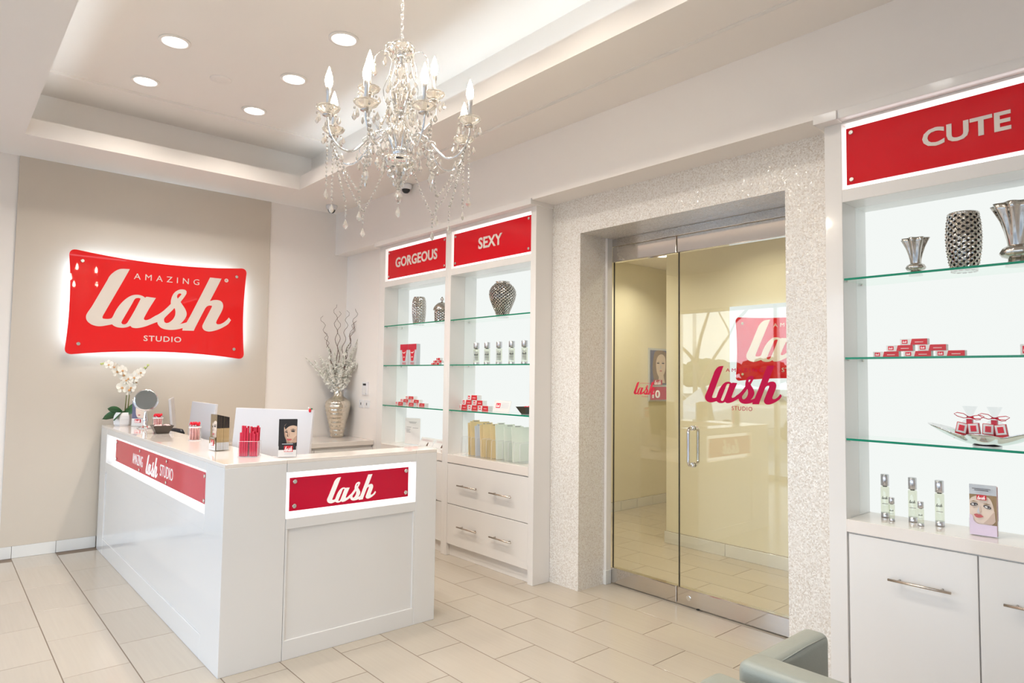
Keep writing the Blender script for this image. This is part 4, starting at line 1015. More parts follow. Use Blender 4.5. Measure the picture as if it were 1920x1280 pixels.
# vanity mirror
vm = thing('vanity_mirror', 'round chrome vanity mirror on a stem near the orchid', 'mirror', (1.385, 6.28, ZD), -.25)
MB().lathe([(.060, 0), (.062, .004), (.050, .010), (.024, .018), (.016, .03), (.018, .05), (.022, .07), (.016, .095), (.011, .13), (.009, .15)], 28).build('stand', 'chrome', vm)
Rm = Matrix.Translation((0, -.005, .238)) @ Matrix.Rotation(.18, 4, 'Y') @ Matrix.Rotation(-.12, 4, 'X') @ Matrix.Rotation(PI/2, 4, 'X')
MB().lathe([(.082, -.008), (.090, -.006), (.092, 0), (.090, .006), (.082, .008)], 40, mx=Rm, cap=False).build('rim', 'chrome', vm)
MB().lathe([(.083, .006), (.0004, .0062)], 40, mx=Rm, cap=False).build('mirror_glass', 'mirror', vm); MB().lathe([(.083, -.006), (.0004, -.0062)], 40, mx=Rm, cap=False).build('mirror_glass', 'mirror', vm)
MB().tube([(.094*math.cos(a), -.005, .238+.094*math.sin(a)) for a in [PI+PI*i/16 for i in range(17)]], .0035, 8).build('yoke', 'chrome', vm)

# canisters of red-topped wands
def canister(label, loc, pens):
    t = thing('clear_canister', label, 'canister', loc)
    MB().lathe([(.037, 0), (.040, .002), (.040, .098), (.0385, .098), (.0385, .004), (.0004, .004)], 28, cap=False).build('body', 'acryl', t)
    MB().lathe([(.0405, .0005), (.0412, .002), (.0405, .004)], 28, cap=False).build('base_ring', 'white', t)
    MB().lathe([(.0405, .088), (.0412, .092), (.0405, .096)], 28, cap=False).build('rim', 'white', t)
    for k in range(pens):
        a = 2.4*k; r = .031*math.sqrt((k+.5)/pens); x, y = loc[0]+r*math.cos(a), loc[1]+r*math.sin(a)
        p = thing('applicator_wand', 'red capped pink wand packed in the '+label, 'wand', (x, y, loc[2]+.0045), group='wands in the '+label)
        h = .112+random.uniform(-.006, .006)
        MB().lathe([(.0045, 0), (.0045, h-.022)], 8).build('tube', 'pinkfill', p); MB().lathe([(.0048, h-.022), (.0048, h-.012)], 8).build('white_band', 'white', p)
        MB().lathe([(.0062, h-.012), (.0068, h-.004), (.0058, h+.004), (.002, h+.008)], 8).build('cap', 'redcap', p)
canister('clear canister between the mirror and the black dish', (1.450, 6.14, ZD), 21)
canister('clear canister standing before the second monitor', (1.415, 4.985, ZD), 23)
# black tapered dish with sweets
def dish(label, loc, rz, w0, w1, h, fill, n):
    t = thing('tapered_dish', label, 'dish', loc, rz)
    a, b = w0/2, w1/2; q = .004
    vs = [(-a,-a,0),(a,-a,0),(a,a,0),(-a,a,0),(-b,-b,h),(b,-b,h),(b,b,h),(-b,b,h),(-b+q,-b+q,h),(b-q,-b+q,h),(b-q,b-q,h),(-b+q,b-q,h),(-a+q,-a+q,q),(a-q,-a+q,q),(a-q,a-q,q),(-a+q,a-q,q)]
    MB().add(vs, [(3,2,1,0),(0,1,5,4),(1,2,6,5),(2,3,7,6),(3,0,4,7),(4,5,9,8),(5,6,10,9),(6,7,11,10),(7,4,8,11),(8,9,13,12),(9,10,14,13),(10,11,15,14),(11,8,12,15),(12,13,14,15)]).build('bowl', 'wood', t)
    me = None
    for k in range(n):
        x, y = random.uniform(-b*.72, b*.72), random.uniform(-b*.72, b*.72); z = h*.80+random.uniform(0, .012)
        v = Vector((x, y, 0)); v.rotate(Matrix.Rotation(rz, 3, 'Z'))
        o = MB().ball((0, 0, 0), .011, 8, sq=(1.3, 1, .7)).build('sweet', fill, None) if me is None else bpy.data.objects.new('sweet', me)
        if me is None: me = o.data
        else: COL.objects.link(o)
        o.location = (loc[0]+v.x, loc[1]+v.y, loc[2]+z); o.rotation_euler = (0, 0, random.uniform(0, 3)); tag(o, 'wrapped sweet piled in the '+label.split(' at the')[0].split(' by the')[0], 'sweet', 'sweets in the '+label)
    return t
M['sweetp'] = mat('pink_wrapped_sweet', (.78, .56, .54), .4, var=.1, scale=90)
dish('dark brown tapered dish by the round mirror', (1.375, 5.70, ZD), -.05, .085, .145, .062, 'sweetp', 26)

# clear box of red pencils on the corner
pb = thing('clear_pen_box', 'clear acrylic box full of red leaflets at the desk corner', 'box', (1.386, 3.842, ZD), -.62)
b_ = MB(); W_, D_, H_ = .108, .060, .088
b_.box(-W_/2, -D_/2, 0, W_/2, D_/2, .003); b_.box(-W_/2, -D_/2, 0, W_/2, -D_/2+.002, H_); b_.box(-W_/2, D_/2-.002, 0, W_/2, D_/2, H_); b_.box(-W_/2, -D_/2, 0, -W_/2+.002, D_/2, H_); b_.box(W_/2-.002, -D_/2, 0, W_/2, D_/2, H_)
b_.box(-.001, -D_/2+.002, 0, .001, D_/2-.002, H_*.9); b_.build('clear_body', 'acryl', pb)
MB().tube([(sx*W_/2, sy*D_/2, H_) for sx, sy in ((-1, -1), (1, -1), (1, 1), (-1, 1))], .0011, 5, closed=True).build('polished_edge', 'white', pb)
for sx, sy in ((-1, -1), (1, -1), (1, 1), (-1, 1)): MB().cyl((sx*W_/2, sy*D_/2, .001), (sx*W_/2, sy*D_/2, H_), .0009, 5).build('polished_edge', 'white', pb)
cnt = 0
for side in (-1, 1):
    for row in range(3):
        for k in range(4):
            h = (.168 if not (side < 0 and k == 0) else .128)+random.uniform(-.012, .006)-(.03 if (side > 0 and row == 0) else 0)
            lx_ = side*.028+(k-1.5)*.0115; ly_ = (row-1)*.016; v = Vector((lx_, ly_, 0)); v.rotate(Matrix.Rotation(-.62, 3, 'Z'))
            o = thing('eyelash_brush_pack', 'slim red packet standing upright in the clear box', 'packet', (1.386+v.x, 3.842+v.y, ZD+.0035), group='red packets in the clear box', rot=(0, .03*random.uniform(-1, 1.2), -.62))
            BX(-.0056, -.005, 0, .0056, .005, h).build('sleeve', 'ribbon', o, bevel=.001, seg=1)
            BX(-.002, -.0046, .02, .002, -.004, h*.62).build('printed_line', 'whitel' if k % 2 else 'redcap', o)
            if k == 2: BX(-.004, -.0048, h-.035, .004, -.004, h-.008).build('white_label', 'paper', o)

# monitors
def monitor(label, p0, p1, ztop, h, tilt, loc_extra=None):
    """p0 -> p1: top edge of the back as seen from the entrance, left to right"""
    a = Vector((p0[0], p0[1], 0)); b = Vector((p1[0], p1[1], 0)); w = (b-a).length; r = (b-a).normalized()
    rz = math.atan2(r.y, r.x); mid = (a+b)/2; bk = Vector((-r.y, r.x, 0))       # screen side
    base = mid+bk*.02
    t = thing('computer_monitor', label, 'monitor', (base.x, base.y, .7505), rz)
    H = ztop-.7505
    mt = Matrix.Translation((0, .0, H)) @ Matrix.Rotation(tilt, 4, 'X')
    m = MB(); m.box(-w/2, -.010, -h, w/2, .010, 0, mx=mt); m.build('panel', 'monitor', t, bevel=.004)
    m = MB(); m.box(-w/2+.001, -.0115, -h+.001, w/2-.001, -.0095, -h+.10, mx=mt); m.build('chin', 'capm', t, bevel=.001)
    m = MB(); m.box(-w/2+.012, .0095, -h+.10, w/2-.012, .0112, -.012, mx=mt); m.build('screen', 'black', t)
    m = MB(); m.box(-.07, -.008, -h*.62, .07, .004, -h*.62-.11, mx=Matrix.Translation((0, -.012, H))); 
    MB().box(-.085, -.10, 0, .085, .10, .006).build('foot', 'capm', t, bevel=.003); MB().box(-.06, -.03, .006, .06, -.022, H-h*.55).build('stand', 'capm', t, bevel=.002)
    return t
monitor('largest white monitor behind the short counter, back turned to the entrance', (1.616, 4.788), (1.921, 4.205), 1.312, .50, -.10)
monitor('middle white monitor behind the long counter, seen at a slant', (1.690, 6.10), (1.682, 5.448), 1.309, .50, -.10)
monitor('thin white monitor seen edge on beside the black dish', (1.600, 6.33), (1.740, 6.775), 1.322, .50, -.10)
sk = thing('clip_ornament', 'tiny red and green ornament clipped to the corner of the largest monitor', 'ornament', (1.912, 4.222, 1.306))
MB().ball((0, 0, .006), .012, 8, sq=(.7, .7, 1.2)).build('red_body', 'redcap', sk); MB().ball((.012, -.002, .016), .009, 8, sq=(.9, .5, .6)).build('green_leaf', 'leaf', sk); MB().ball((-.008, 0, .022), .006, 8).build('white_bead', 'white', sk)
for (x, y, z, lab) in ((1.545, 5.98, 1.085, 'black telephone handset behind the black dish'), (1.56, 5.20, 1.03, 'black telephone handset left of the near canister')):
    t = thing('telephone_handset', lab, 'telephone', (x, y, .7505), .4)
    BX(-.05, -.09, 0, .09, .09, .05).build('base', 'black', t, bevel=.01); BX(-.02, -.03, .045, .02, .03, z-.80).build('cradle', 'black', t, bevel=.004)
    MB().tube([(0, -.09, z-.785), (0, -.07, z-.765), (0, 0, z-.755), (0, .07, z-.765), (0, .09, z-.785)], [.018, .022, .016, .022, .018], 10).build('handset', 'black', t)

# ================================================================== FLOOR VASE WITH BRANCHES
fv = thing('tall_vase', 'silver gold mercury glass vase on the back counter holding branches', 'vase', (3.375, 6.745, .8735))
pr = []
prof0 = [(.062, 0), (.070, .03), (.082, .10), (.100, .18), (.120, .26), (.132, .32), (.134, .36), (.122, .395), (.085, .425), (.055, .445), (.046, .47), (.045, .53), (.052, .548), (.056, .552), (.048, .552), (.040, .53), (.040, .47)]
for i in range(len(prof0)-1):
    (r0, z0), (r1, z1) = prof0[i], prof0[i+1]
    for k in range(6 if z1 < .40 and z1 > z0 else 1):
        t = k/(6 if z1 < .40 else 1); z = z0+(z1-z0)*t; r = r0+(r1-r0)*t
        if z < .395 and i < 9: r += .0075*abs(math.sin(z*PI/.0445))-.003
        pr.append((r, z))
pr.append(prof0[-1])
MB().lathe(pr, 96, mod=lambda a, z: 1+(.020*abs(math.sin(8*a+(PI/2 if int(z/.0445) % 2 else 0)))*abs(math.sin(z*PI/.0445)) if z < .39 else 0)).build('body', 'mercury', fv)
def scr(lat, z):   # sideways offset seen from the entrance
    n = math.hypot(3.38, 6.76); return (6.76/n*lat, -3.38/n*lat, z)
for (lat, z, ph) in ((-.200, 2.197, 0), (-.057, 2.320, 1.3), (-.012, 2.245, 2.2), (.085, 2.270, 3.0), (.182, 2.285, 4.1), (.195, 2.26, 5.0), (.155, 2.15, .7), (-.16, 2.02, 2.5)):
    pts = []; n = 34; zt = z-.8735; dd = random.uniform(-.06, .06)
    for i in range(n+1):
        t = i/n; w = .020*math.sin(ph+t*t*26)*(.15+t); x, y, _ = scr(lat*t**1.15+w, 0)
        pts.append((x+dd*t*.5, y+dd*t-.0*t, .45+(zt-.45)*t))
    MB().tube(pts, [.0050*(1-.66*i/n) for i in range(n+1)], 5).build('willow_branch', 'willow', fv)
def blossom_branch(lat, z, dens, dep):
    pts = []; n = 12; zt = z-.8735; ph = random.uniform(0, 6)
    for i in range(n+1):
        t = i/n; x, y, _ = scr(lat*t**1.2+.008*math.sin(ph+6*t), 0); pts.append(Vector((x+dep*t*.5, y+dep*t, .47+(zt-.47)*t-.04*abs(lat)*math.sin(PI*t))))
    mb = MB().tube(pts, .0014, 4, m=1)
    for k in range(int(dens*1.35)):
        t = random.uniform(.18, 1); q = t*n; i = min(int(q), n-1); p = pts[i].lerp(pts[i+1], q-i)+Vector([random.uniform(-.034, .034)*(1.25-t) for _ in range(3)])
        s_ = random.uniform(.009, .0185)*(1.15-.40*t)
        R = Matrix.Rotation(random.uniform(0, 6), 4, 'Z') @ Matrix.Rotation(random.uniform(-1, 1), 4, 'X')
        c0 = R @ Vector((0, 0, 0)); vs = []; fs = []
        for m_ in range(5):
            a = 2*PI*m_/5; b0 = len(vs); vs += [p, p+R @ Vector((s_*math.cos(a-.5), s_*math.sin(a-.5), s_*.3)), p+R @ Vector((1.35*s_*math.cos(a), 1.35*s_*math.sin(a), s_*.45)), p+R @ Vector((s_*math.cos(a+.5), s_*math.sin(a+.5), s_*.3))]; fs.append((b0, b0+1, b0+2, b0+3))
        mb.add(vs, fs, 0, False); mb.ball(p, s_*.62, 6, smooth=False)
    return mb.build('blossom_branch', ['bloss', 'stem'], fv)
for (lat, z, n_, d) in ((-.36, 1.735, 34, .0), (-.27, 1.70, 40, -.03), (-.22, 1.76, 44, .03), (-.15, 1.72, 60, -.05), (-.12, 1.86, 56, .02), (-.05, 1.84, 66, -.05), (.0, 1.88, 60, .03), (.06, 1.80, 66, -.06), (.10, 1.90, 56, .0), (.16, 1.86, 56, .03), (.20, 1.95, 50, -.02), (.235, 1.80, 44, .02), (.24, 1.72, 40, -.03), (-.09, 1.60, 60, -.09), (.04, 1.60, 66, -.10), (.12, 1.62, 56, -.08), (-.2, 1.58, 44, -.05), (.0, 1.68, 66, -.04), (.17, 1.70, 50, -.04)):
    blossom_branch(lat, z, n_, d)
# thermostat and switches on the side wall
th = thing('thermostat', 'white wall thermostat with a dark display, above the two switches', 'thermostat', (XD, 6.425, 1.410))
BX(-.022, -.055, -.070, 0, .055, .070).build('housing', 'white', th, bevel=.004); BX(-.0235, -.032, .030, -.0215, .032, .052).build('display', 'black', th); BX(-.024, -.030, -.055, -.0215, .030, .01).build('flap', 'paper', th, bevel=.001); BX(-.0245, -.040, -.06, -.0215, -.032, -.055).build('button', 'black', th)
for (y, lab) in ((6.51, 'left of the two small wall switches'), (6.385, 'right of the two small wall switches')):
    s_ = thing('wall_switch', lab, 'switch', (XD, y, 1.242))
    BX(-.008, -.052, -.042, 0, .052, .042).build('plate', 'white', s_, bevel=.003); BX(-.013, -.014, -.026, -.007, .014, .026).build('rocker', 'paper', s_, bevel=.002); BX(-.0145, -.007, -.012, -.0125, .007, .014).build('dark_window', 'black', s_)

# ================================================================== THINGS ON THE SHELVES
def lattice_vase(name, label, loc, prof, n, rows, hole, mat_, puff=.004, twist=1, parts=None, thick=.003):
    """a vessel pierced by a diagonal net of holes; hole = size of each opening, 0 = dimpled only"""
    t = thing(name, label, 'vase', loc)
    def R(z):
        for i in range(len(prof)-1):
            if prof[i][1] <= z <= prof[i+1][1]:
                u = (z-prof[i][1])/(prof[i+1][1]-prof[i][1]+1e-9); return prof[i][0]+(prof[i+1][0]-prof[i][0])*u
        return prof[-1][0] if z > prof[-1][1] else prof[0][0]
    z0, z1 = parts if parts else (prof[0][1], prof[-1][1]); dz = (z1-z0)/rows; da = 2*PI/n
    def P(a, z, off=0): z = min(max(z, z0), z1); r = R(z)+off; return (r*math.cos(a), r*math.sin(a), z)
    vs = []; fs = []
    for j in range(-1, rows*2):
        zc = z0+dz*.5*(j+1)
        for i in range(n):
            ac = da*(i+(.5 if j % 2 else 0)); b = len(vs)
            c4 = [(0, -1), (.5, 0), (0, 1), (-.5, 0)]; oc_ = []
            for q in range(4):
                p, q2 = c4[q], c4[(q+1) % 4]; oc_ += [p, ((p[0]+q2[0])/2, (p[1]+q2[1])/2)]
            for (u, w) in oc_: vs.append(P(ac+u*da, zc+w*dz*.5, puff if (u and w) else 0))
            if hole:
                for (u, w) in oc_:
                    k = hole*(.8 if (u and w) else .62); vs.append(P(ac+u*da*k*1.15, zc+w*dz*.5*k*1.15, 0))
                for q in range(8): fs.append((b+q, b+(q+1) % 8, b+8+(q+1) % 8, b+8+q))
            else:
                vs.append(P(ac, zc, puff*2.2))
                for q in range(8): fs.append((b+q, b+(q+1) % 8, b+8))
    o = MB().add(vs, fs, 0, False).build('body', mat_, t)
    sd = o.modifiers.new('t', 'SOLIDIFY'); sd.thickness = thick; sd.offset = -1
    return t, R
SH1, SHC = 2.0505, 2.0675
# gorgeous cabinet: herringbone cylinder, lidded jar
P1 = [(.050, 0), (.058, .03), (.065, .10), (.067, .18), (.064, .235), (.056, .262), (.052, .268)]
t, _ = lattice_vase('cylinder_vase', 'slim silver vase with chevron relief, left end of the top left shelf', (3.60, 5.515, SH1), P1, 12, 10, .34, 'silver', puff=.0045)
MB().lathe([(r-.005, z) for r, z in P1], 28, cap=False).build('added_dark_liner', 'liner', t)  # added liner, dark so that the openings read as shaded
MB().lathe([(.050, .262), (.055, .270), (.052, .276), (.045, .270), (.04, .02), (.0004, .01)], 28, cap=False).build('rim', 'silver', t); MB().lathe([(.048, 0), (.052, .008)], 24).build('base', 'silver', t)
t, _ = lattice_vase('lidded_jar', 'silver domed jar with a finial, half hidden by the cabinet post', (3.60, 5.125, SH1), [(.056, 0), (.066, .02), (.070, .10), (.068, .118)], 12, 5, .60, 'silver')
MB().lathe([(.051, 0), (.061, .02), (.064, .10), (.062, .118)], 24, cap=False).build('added_dark_liner', 'liner', t)
MB().lathe([(.06, .116), (.084, .120), (.082, .128), (.076, .145), (.060, .170), (.038, .188), (.012, .196), (.008, .204), (.016, .216), (.017, .226), (.008, .240), (.0004, .250)], 32, cap=False, mod=lambda a, z: 1+(.02*math.cos(12*a) if .13 < z < .19 else 0)).build('domed_lid', 'silver', t)
MB().lathe([(.04, .0), (.06, .004)], 20).build('base', 'silver', t)
# sexy cabinet: ginger jar
P3 = [(.050, 0), (.052, .02), (.062, .05), (.085, .10), (.105, .15), (.113, .19), (.110, .225), (.092, .258), (.066, .280)]
t, _ = lattice_vase('ginger_jar_vase', 'round shouldered pierced silver vase on the top shelf under sexy', (3.60, 4.245, SH1), P3, 20, 11, .66, 'silver', puff=.004)
MB().lathe([(r-.005, z) for r, z in P3], 28, cap=False).build('added_dark_liner', 'liner', t)
MB().lathe([(.066, .278), (.060, .284), (.056, .288), (.058, .296), (.062, .300), (.054, .300), (.050, .285)], 32, cap=False).build('neck', 'silver', t); MB().lathe([(.052, 0), (.052, .012), (.045, .014)], 28).build('base', 'silver', t)
# cute cabinet: two fluted trumpets, tall pierced cylinder
def trumpet(label, loc, s):
    t = thing('fluted_vase', label, 'vase', loc)
    fl = lambda a, z: 1+.11*math.cos(8*a)*max(0, min(1, (z/s-.055)/.10))
    MB().lathe([(r*s, z*s) for r, z in ((.022, .056), (.024, .075), (.029, .100), (.037, .130), (.047, .155), (.055, .172), (.050, .172), (.040, .150), (.028, .115), (.020, .08))], 64, mod=fl, cap=False).build('fluted_cup', 'silver', t)
    MB().lathe([(r*s, z*s) for r, z in ((.020, .022), (.034, .028), (.040, .038), (.034, .050), (.022, .058))], 48, mod=lambda a, z: 1+.06*abs(math.cos(6*a))).build('bulb', 'silver', t)
    MB().lathe([(r*s, z*s) for r, z in ((.028, 0), (.028, .006), (.022, .012), (.021, .024))], 32, mod=lambda a, z: 1+.05*math.cos(12*a)).build('foot', 'silver', t)
trumpet('small fluted trumpet vase at the left of the top right-hand shelf', (3.60, 1.127, SHC), 1.06)
trumpet('larger fluted trumpet vase cut by the right edge of the photo', (3.60, .722, SHC), 1.62)
P2 = [(.050, 0), (.060, .04), (.068, .10), (.071, .16), (.068, .22), (.062, .262), (.060, .268)]
t, _ = lattice_vase('pierced_vase', 'tall pierced silver cylinder vase between the two trumpet vases', (3.60, .925, SHC), P2, 13, 10, .66, 'silver', puff=.0038)
MB().lathe([(r-.006, z) for r, z in P2], 28, cap=False).build('added_dark_liner', 'liner', t)
MB().lathe([(.060, .262), (.063, .270), (.060, .274), (.055, .270)], 32, cap=False).build('rim', 'silver', t); MB().lathe([(.05, 0), (.052, .008)], 24).build('base', 'silver', t)

# red and white product boxes in pyramids
def product_box(label, y, z, l, h, d, x, group):
    """long side faces the room; y is the far (left) end"""
    t = thing('product_box', label, 'box', (x, y, z), group=group)
    BX(0, -l, 0, d, 0, h).build('carton', 'paper', t, bevel=.0006, seg=1)
    mx = frame((-.0004, 0, 0), (0, -1, 0))
    MB().prism([(l*.38, .0004), (l*.995, .0004), (l*.995, h-.0004), (l*.44, h-.0004)], .0006, mx).build('red_band', 'redbox', t)
    MB().prism([(l*.07, h*.2), (l*.28, h*.2), (l*.28, h*.85), (l*.07, h*.85)], .0006, mx).build('red_label', 'redcap', t)
    if h > .025:
        lash(frame((-.0012, 0, 0), (0, -1, 0)), l*.10, l*.25, h*.35, h*.7, 'whitel', t, .0002)
        MB().prism([(l*.55, h*.38), (l*.85, h*.38), (l*.85, h*.50), (l*.55, h*.50)], .0004, frame((-.0010, 0, 0), (0, -1, 0))).build('printed_line', 'sweetp', t)
    return t
def pyramid(where, x, ys, z0, l, h, d, rowgap, group):
    nm_ = (('left', 'middle', 'right'), ('left', 'right'), ('top',)); k = 0
    for r, row in enumerate(ys):
        for i, y in enumerate(row):
            w = nm_[r][i]+(' box of the bottom row', ' box of the second row', ' box')[r]
            product_box(w+' in the red and white pyramid '+where, y, z0+rowgap*r, l, h, d, x, group)
pyramid('on the right cabinet', 3.545, ((1.309, 1.170, 1.034), (1.247, 1.108), (1.185,)), 1.6705, .118, .029, .032, .0295, 'box pyramid on the right cabinet')
pyramid('on the sexy cabinet', 3.565, ((4.803, 4.655, 4.510), (4.740, 4.588), (4.664,)), 1.2595, .138, .043, .05, .0435, 'box pyramid under sexy')
pyramid('on the gorgeous cabinet', 3.575, ((5.885, 5.690, 5.500), (5.790, 5.600), (5.695,)), 1.2575, .150, .030, .045, .0305, 'box pyramid under gorgeous')
product_box('red and white box just cut by the right edge of the photo', .712, 1.6705, .118, .05, .03, 3.545, 'single box at the right edge')
for (y, z, w) in ((5.272, 0, 'far'), (5.205, 0, 'near'), (5.238, .0225, 'upper'), (5.165, .0225, 'second upper'), (5.19, .0455, 'topmost')):
    product_box(w+' small red and white box half hidden behind the cabinet post', y, 1.6545+z, .062, .022, .03, 3.59, 'small boxes by the post')
for k, (y, w) in enumerate(((5.823, 'left'), (5.672, 'right'))):
    t = thing('tube_carton', w+' of the two cartons with a red tapered tube', 'carton', (3.585, y, 1.6545), group='red tube cartons')
    BX(0, -.146, 0, .045, 0, .212).build('carton', 'greyfold', t, bevel=.001, seg=1); mx = frame((-.0006, 0, 0), (0, -1, 0))
    MB().prism([(0, .155), (.146, .155), (.146, .2121), (0, .2121)], .001, mx).build('red_header', 'ribbon', t)
    MB().prism([(.036, .155), (.118, .155), (.094, .045), (.056, .045)], .002, mx).build('red_tube', 'redcap', t)
    MB().prism([(.045, .132), (.055, .124), (.068, .120), (.084, .120), (.098, .128), (.106, .142), (.092, .133), (.075, .129), (.06, .131)], .003, mx).build('smile', 'paper', t)
    text('FREE', mx, .045, .110, .008, .030, 'redcap', t, thick=.0008, name='small_text'); text('just', mx, .062, .090, .075, .09, 'whitel', t, thick=.0028, name='small_text')
def bottle(label, loc, h, r, group, grey=False):
    t = thing('spray_bottle', label, 'bottle', loc, group=group)
    MB().lathe([(r*.94, 0), (r, .003), (r, h*.11)], 24).build('metal_base', 'capm', t)
    MB().lathe([(r, h*.11), (r, h*.69), (r*.82, h*.72)], 24, cap=False).build('glass_body', 'liq', t)
    MB().lathe([(r*.86, h*.735), (r*.95, h*.74), (r*.95, h*.992), (r*.85, h)], 24).build('cap', 'capm', t); MB().lathe([(r*.5, h*.71), (r*.5, h*.74)], 12).build('collar', 'dark', t)
    # label print wraps the side facing the room
    w = r*1.2; d = Vector((-loc[0], -loc[1], 0)).normalized(); rt_ = Vector((d.y*-1, d.x, 0)); rt_ = Vector((0, 0, 1)).cross(d)
    if grey:
        MB().prism([(-w*.7, h*.18), (w*.5, h*.18), (w*.5, h*.60), (-w*.7, h*.60)], .0008, frame((d.x*(r*.80), d.y*(r*.80), 0), rt_)).build('grey_label', 'greyfold', t)
    lash(frame((d.x*(r+.0006), d.y*(r+.0006), 0), rt_), -w*.62, w*.5, h*.43, h*.50, 'black', t, .0004)
    MB().prism([(-w*.6, h*.32), (w*.55, h*.32), (w*.55, h*.332), (-w*.6, h*.332)], .0004, frame((d.x*(r+.0006), d.y*(r+.0006), 0), rt_)).build('printed_line', 'print', t)
for y, w in ((4.590, 'leftmost'), (4.441, 'second from the left'), (4.281, 'middle'), (4.119, 'fourth from the left'), (3.962, 'rightmost')):
    bottle(w+' of the five bottles on the shelf under sexy', (3.60, y, 1.6545), .192, .0265, 'five bottles under sexy', True)
for (x, y), w in (((3.645, 1.300), 'left'), ((3.635, 1.172), 'middle'), ((3.635, 1.057), 'right')):
    bottle(w+' tall pale green bottle on the right cabinet counter', (x, y, .8715), .214, .0195, 'tall bottles on the right cabinet')
for (x, y), w in (((3.575, 1.246), 'left'), ((3.565, 1.116), 'right')):
    bottle('small bottle standing in front of the '+('left' if w == 'left' else 'middle')+' tall bottle', (x, y, .8715), .113, .0135, 'small bottles on the right cabinet')
leaflet_holder('leaflet holder on the right cabinet, pale face with red tag', 'on the right cabinet', (3.575, .866, .8715), -PI/2+.10, .100, .222, 'pale', mats=PRM_PALE, dep=.026, side='sweetp')

# silver four-pointed bowl with two gift bags
bw = thing('pointed_bowl', 'polished silver bowl with four swept up points on the right cabinet', 'bowl', (3.565, .845, 1.2685))
vs = []; fs = []; nr, na = 10, 48
for i in range(nr+1):
    t = i/nr
    for j in range(na):
        a = 2*PI*j/na; k = abs(math.cos(2*a))**1.5
        ry, rx = .235, .135
        e = 1/math.sqrt((math.cos(a)/rx)**2+(math.sin(a)/ry)**2)*(.62+.38*k)
        r = .035+(e-.035)*t; vs.append((r*math.cos(a)*1.0, r*math.sin(a), .004+(.042+.045*k*(1 if abs(math.sin(a)) > .7 else .3))*t**1.7))
for i in range(nr):
    for j in range(na): fs.append((i*na+j, i*na+(j+1) % na, (i+1)*na+(j+1) % na, (i+1)*na+j))
fs.append([j for j in range(na)][::-1])
o = MB().add(vs, fs, 0, True).build('shell', 'chrome', bw); sd = o.modifiers.new('t', 'SOLIDIFY'); sd.thickness = .0025
MB().lathe([(.055, 0), (.055, .004)], 30).build('foot_ring', 'capm', bw)
for (y, w, cards) in ((.905, 'left', ((.030, .035, .2), (-.022, .045, -.1))), (.812, 'right', ((.020, .04, .05), (-.030, .030, -.15)))):
    g = thing('gift_bag', w+' cellophane gift bag tied with a red ribbon in the silver bowl', 'gift bag', (3.555, y, 1.287))
    MB().lathe([(.030, 0), (.040, .012), (.042, .060), (.030, .088), (.010, .108), (.012, .118), (.026, .150), (.030, .158)], 10, smooth=False, cap=False).build('cellophane', 'frost', g)
    for k, (dy, z_, ti) in enumerate(cards):
        q = MB(); m_ = Matrix.Translation((-.018-.008*k, dy, .045)) @ Matrix.Rotation(ti, 4, 'X')
        q.box(-.008, -.022, -.038, .008, .022, .038, mx=m_); q.build('card_box', 'redbox', g)
        q = MB(); q.box(-.0095, -.019, -.006, -.0078, .019, .036, mx=m_); q.build('white_label', 'paper', g); q = MB(); q.box(-.0108, -.011, .002, -.0092, .011, .028, mx=m_); q.build('red_tag', 'redcap', g)
    BX(-.012, -.010, .006, .008, .012, .10).build('red_pack', 'ribbon', g)
    rb = MB(); rb.tube([(-.012*math.cos(a), .012*math.sin(a), .108) for a in [2*PI*i/12 for i in range(12)]], .0035, 5, closed=True)
    for sgn, dz_ in ((1, .012), (-1, .004)):
        pts = [(-.012, 0, .108), (-.020, sgn*.020, .112+dz_), (-.020, sgn*.045, .116+dz_), (-.018, sgn*.058, .110+dz_), (-.02, sgn*.045, .100+dz_), (-.018, sgn*.02, .104), (-.012, 0, .108)]
        rb.tube(pts, .0018, 5)
    rb.tube([(-.012, 0, .108), (-.02, -.03, .098), (-.02, -.045, .10)], .0018, 5); rb.build('ribbon', 'ribbon', g)

# sexy cabinet lower shelf: card and dark dish; counter: file holder
cd = thing('price_card', 'white card with a red square leaning on the shelf under sexy', 'card', (3.57, 4.215, 1.2595))
ct = Matrix.Rotation(.28, 4, 'Y'); q = MB(); q.box(-.001, -.105, 0, .001, .105, .098, mx=ct); q.build('card', 'paper', cd)
fcd = frame((-.0016, .105, 0), (0, -1, 0), (math.sin(.28), 0, math.cos(.28)))
MB().prism([(.03, .035), (.085, .035), (.085, .075), (.03, .075)], .0006, fcd).build('red_square', 'redcap', cd)
lash(frame((-.0024, .105, 0), (0, -1, 0), (math.sin(.28), 0, math.cos(.28))), .035, .080, .042, .068, 'whitel', cd, .0003)
for z_ in (.075, .062, .05, .038): MB().prism([(.10, z_), (.19, z_), (.19, z_+.003), (.10, z_+.003)], .0005, fcd).build('printed_line', 'greyfold', cd)
dish('small dark tapered dish at the right end of the shelf under sexy', (3.56, 3.895, 1.2595), 0, .05, .115, .058, 'redcap', 8)
fh = thing('file_holder', 'clear acrylic file holder with eleven upright dividers', 'file holder', (3.52, 4.245, .8725))
BX(-.045, -.385, 0, .16, .385, .004).build('base', 'acryl', fh)
for k in range(12):
    y = .381-k*.0692
    q = MB(); q.box(-.045, y-.0015, .004, .16, y+.0015, .160); q.box(-.045, y-.032, .004, -.043, y+.032, .150) if k < 11 and False else None; dv = q.build('divider', 'acryl', fh)
    MB().tube([(-.045, y, .006), (-.045, y, .150), (-.035, y, .160), (.16, y, .160)], .0013, 5).build('polished_edge', 'white', dv)
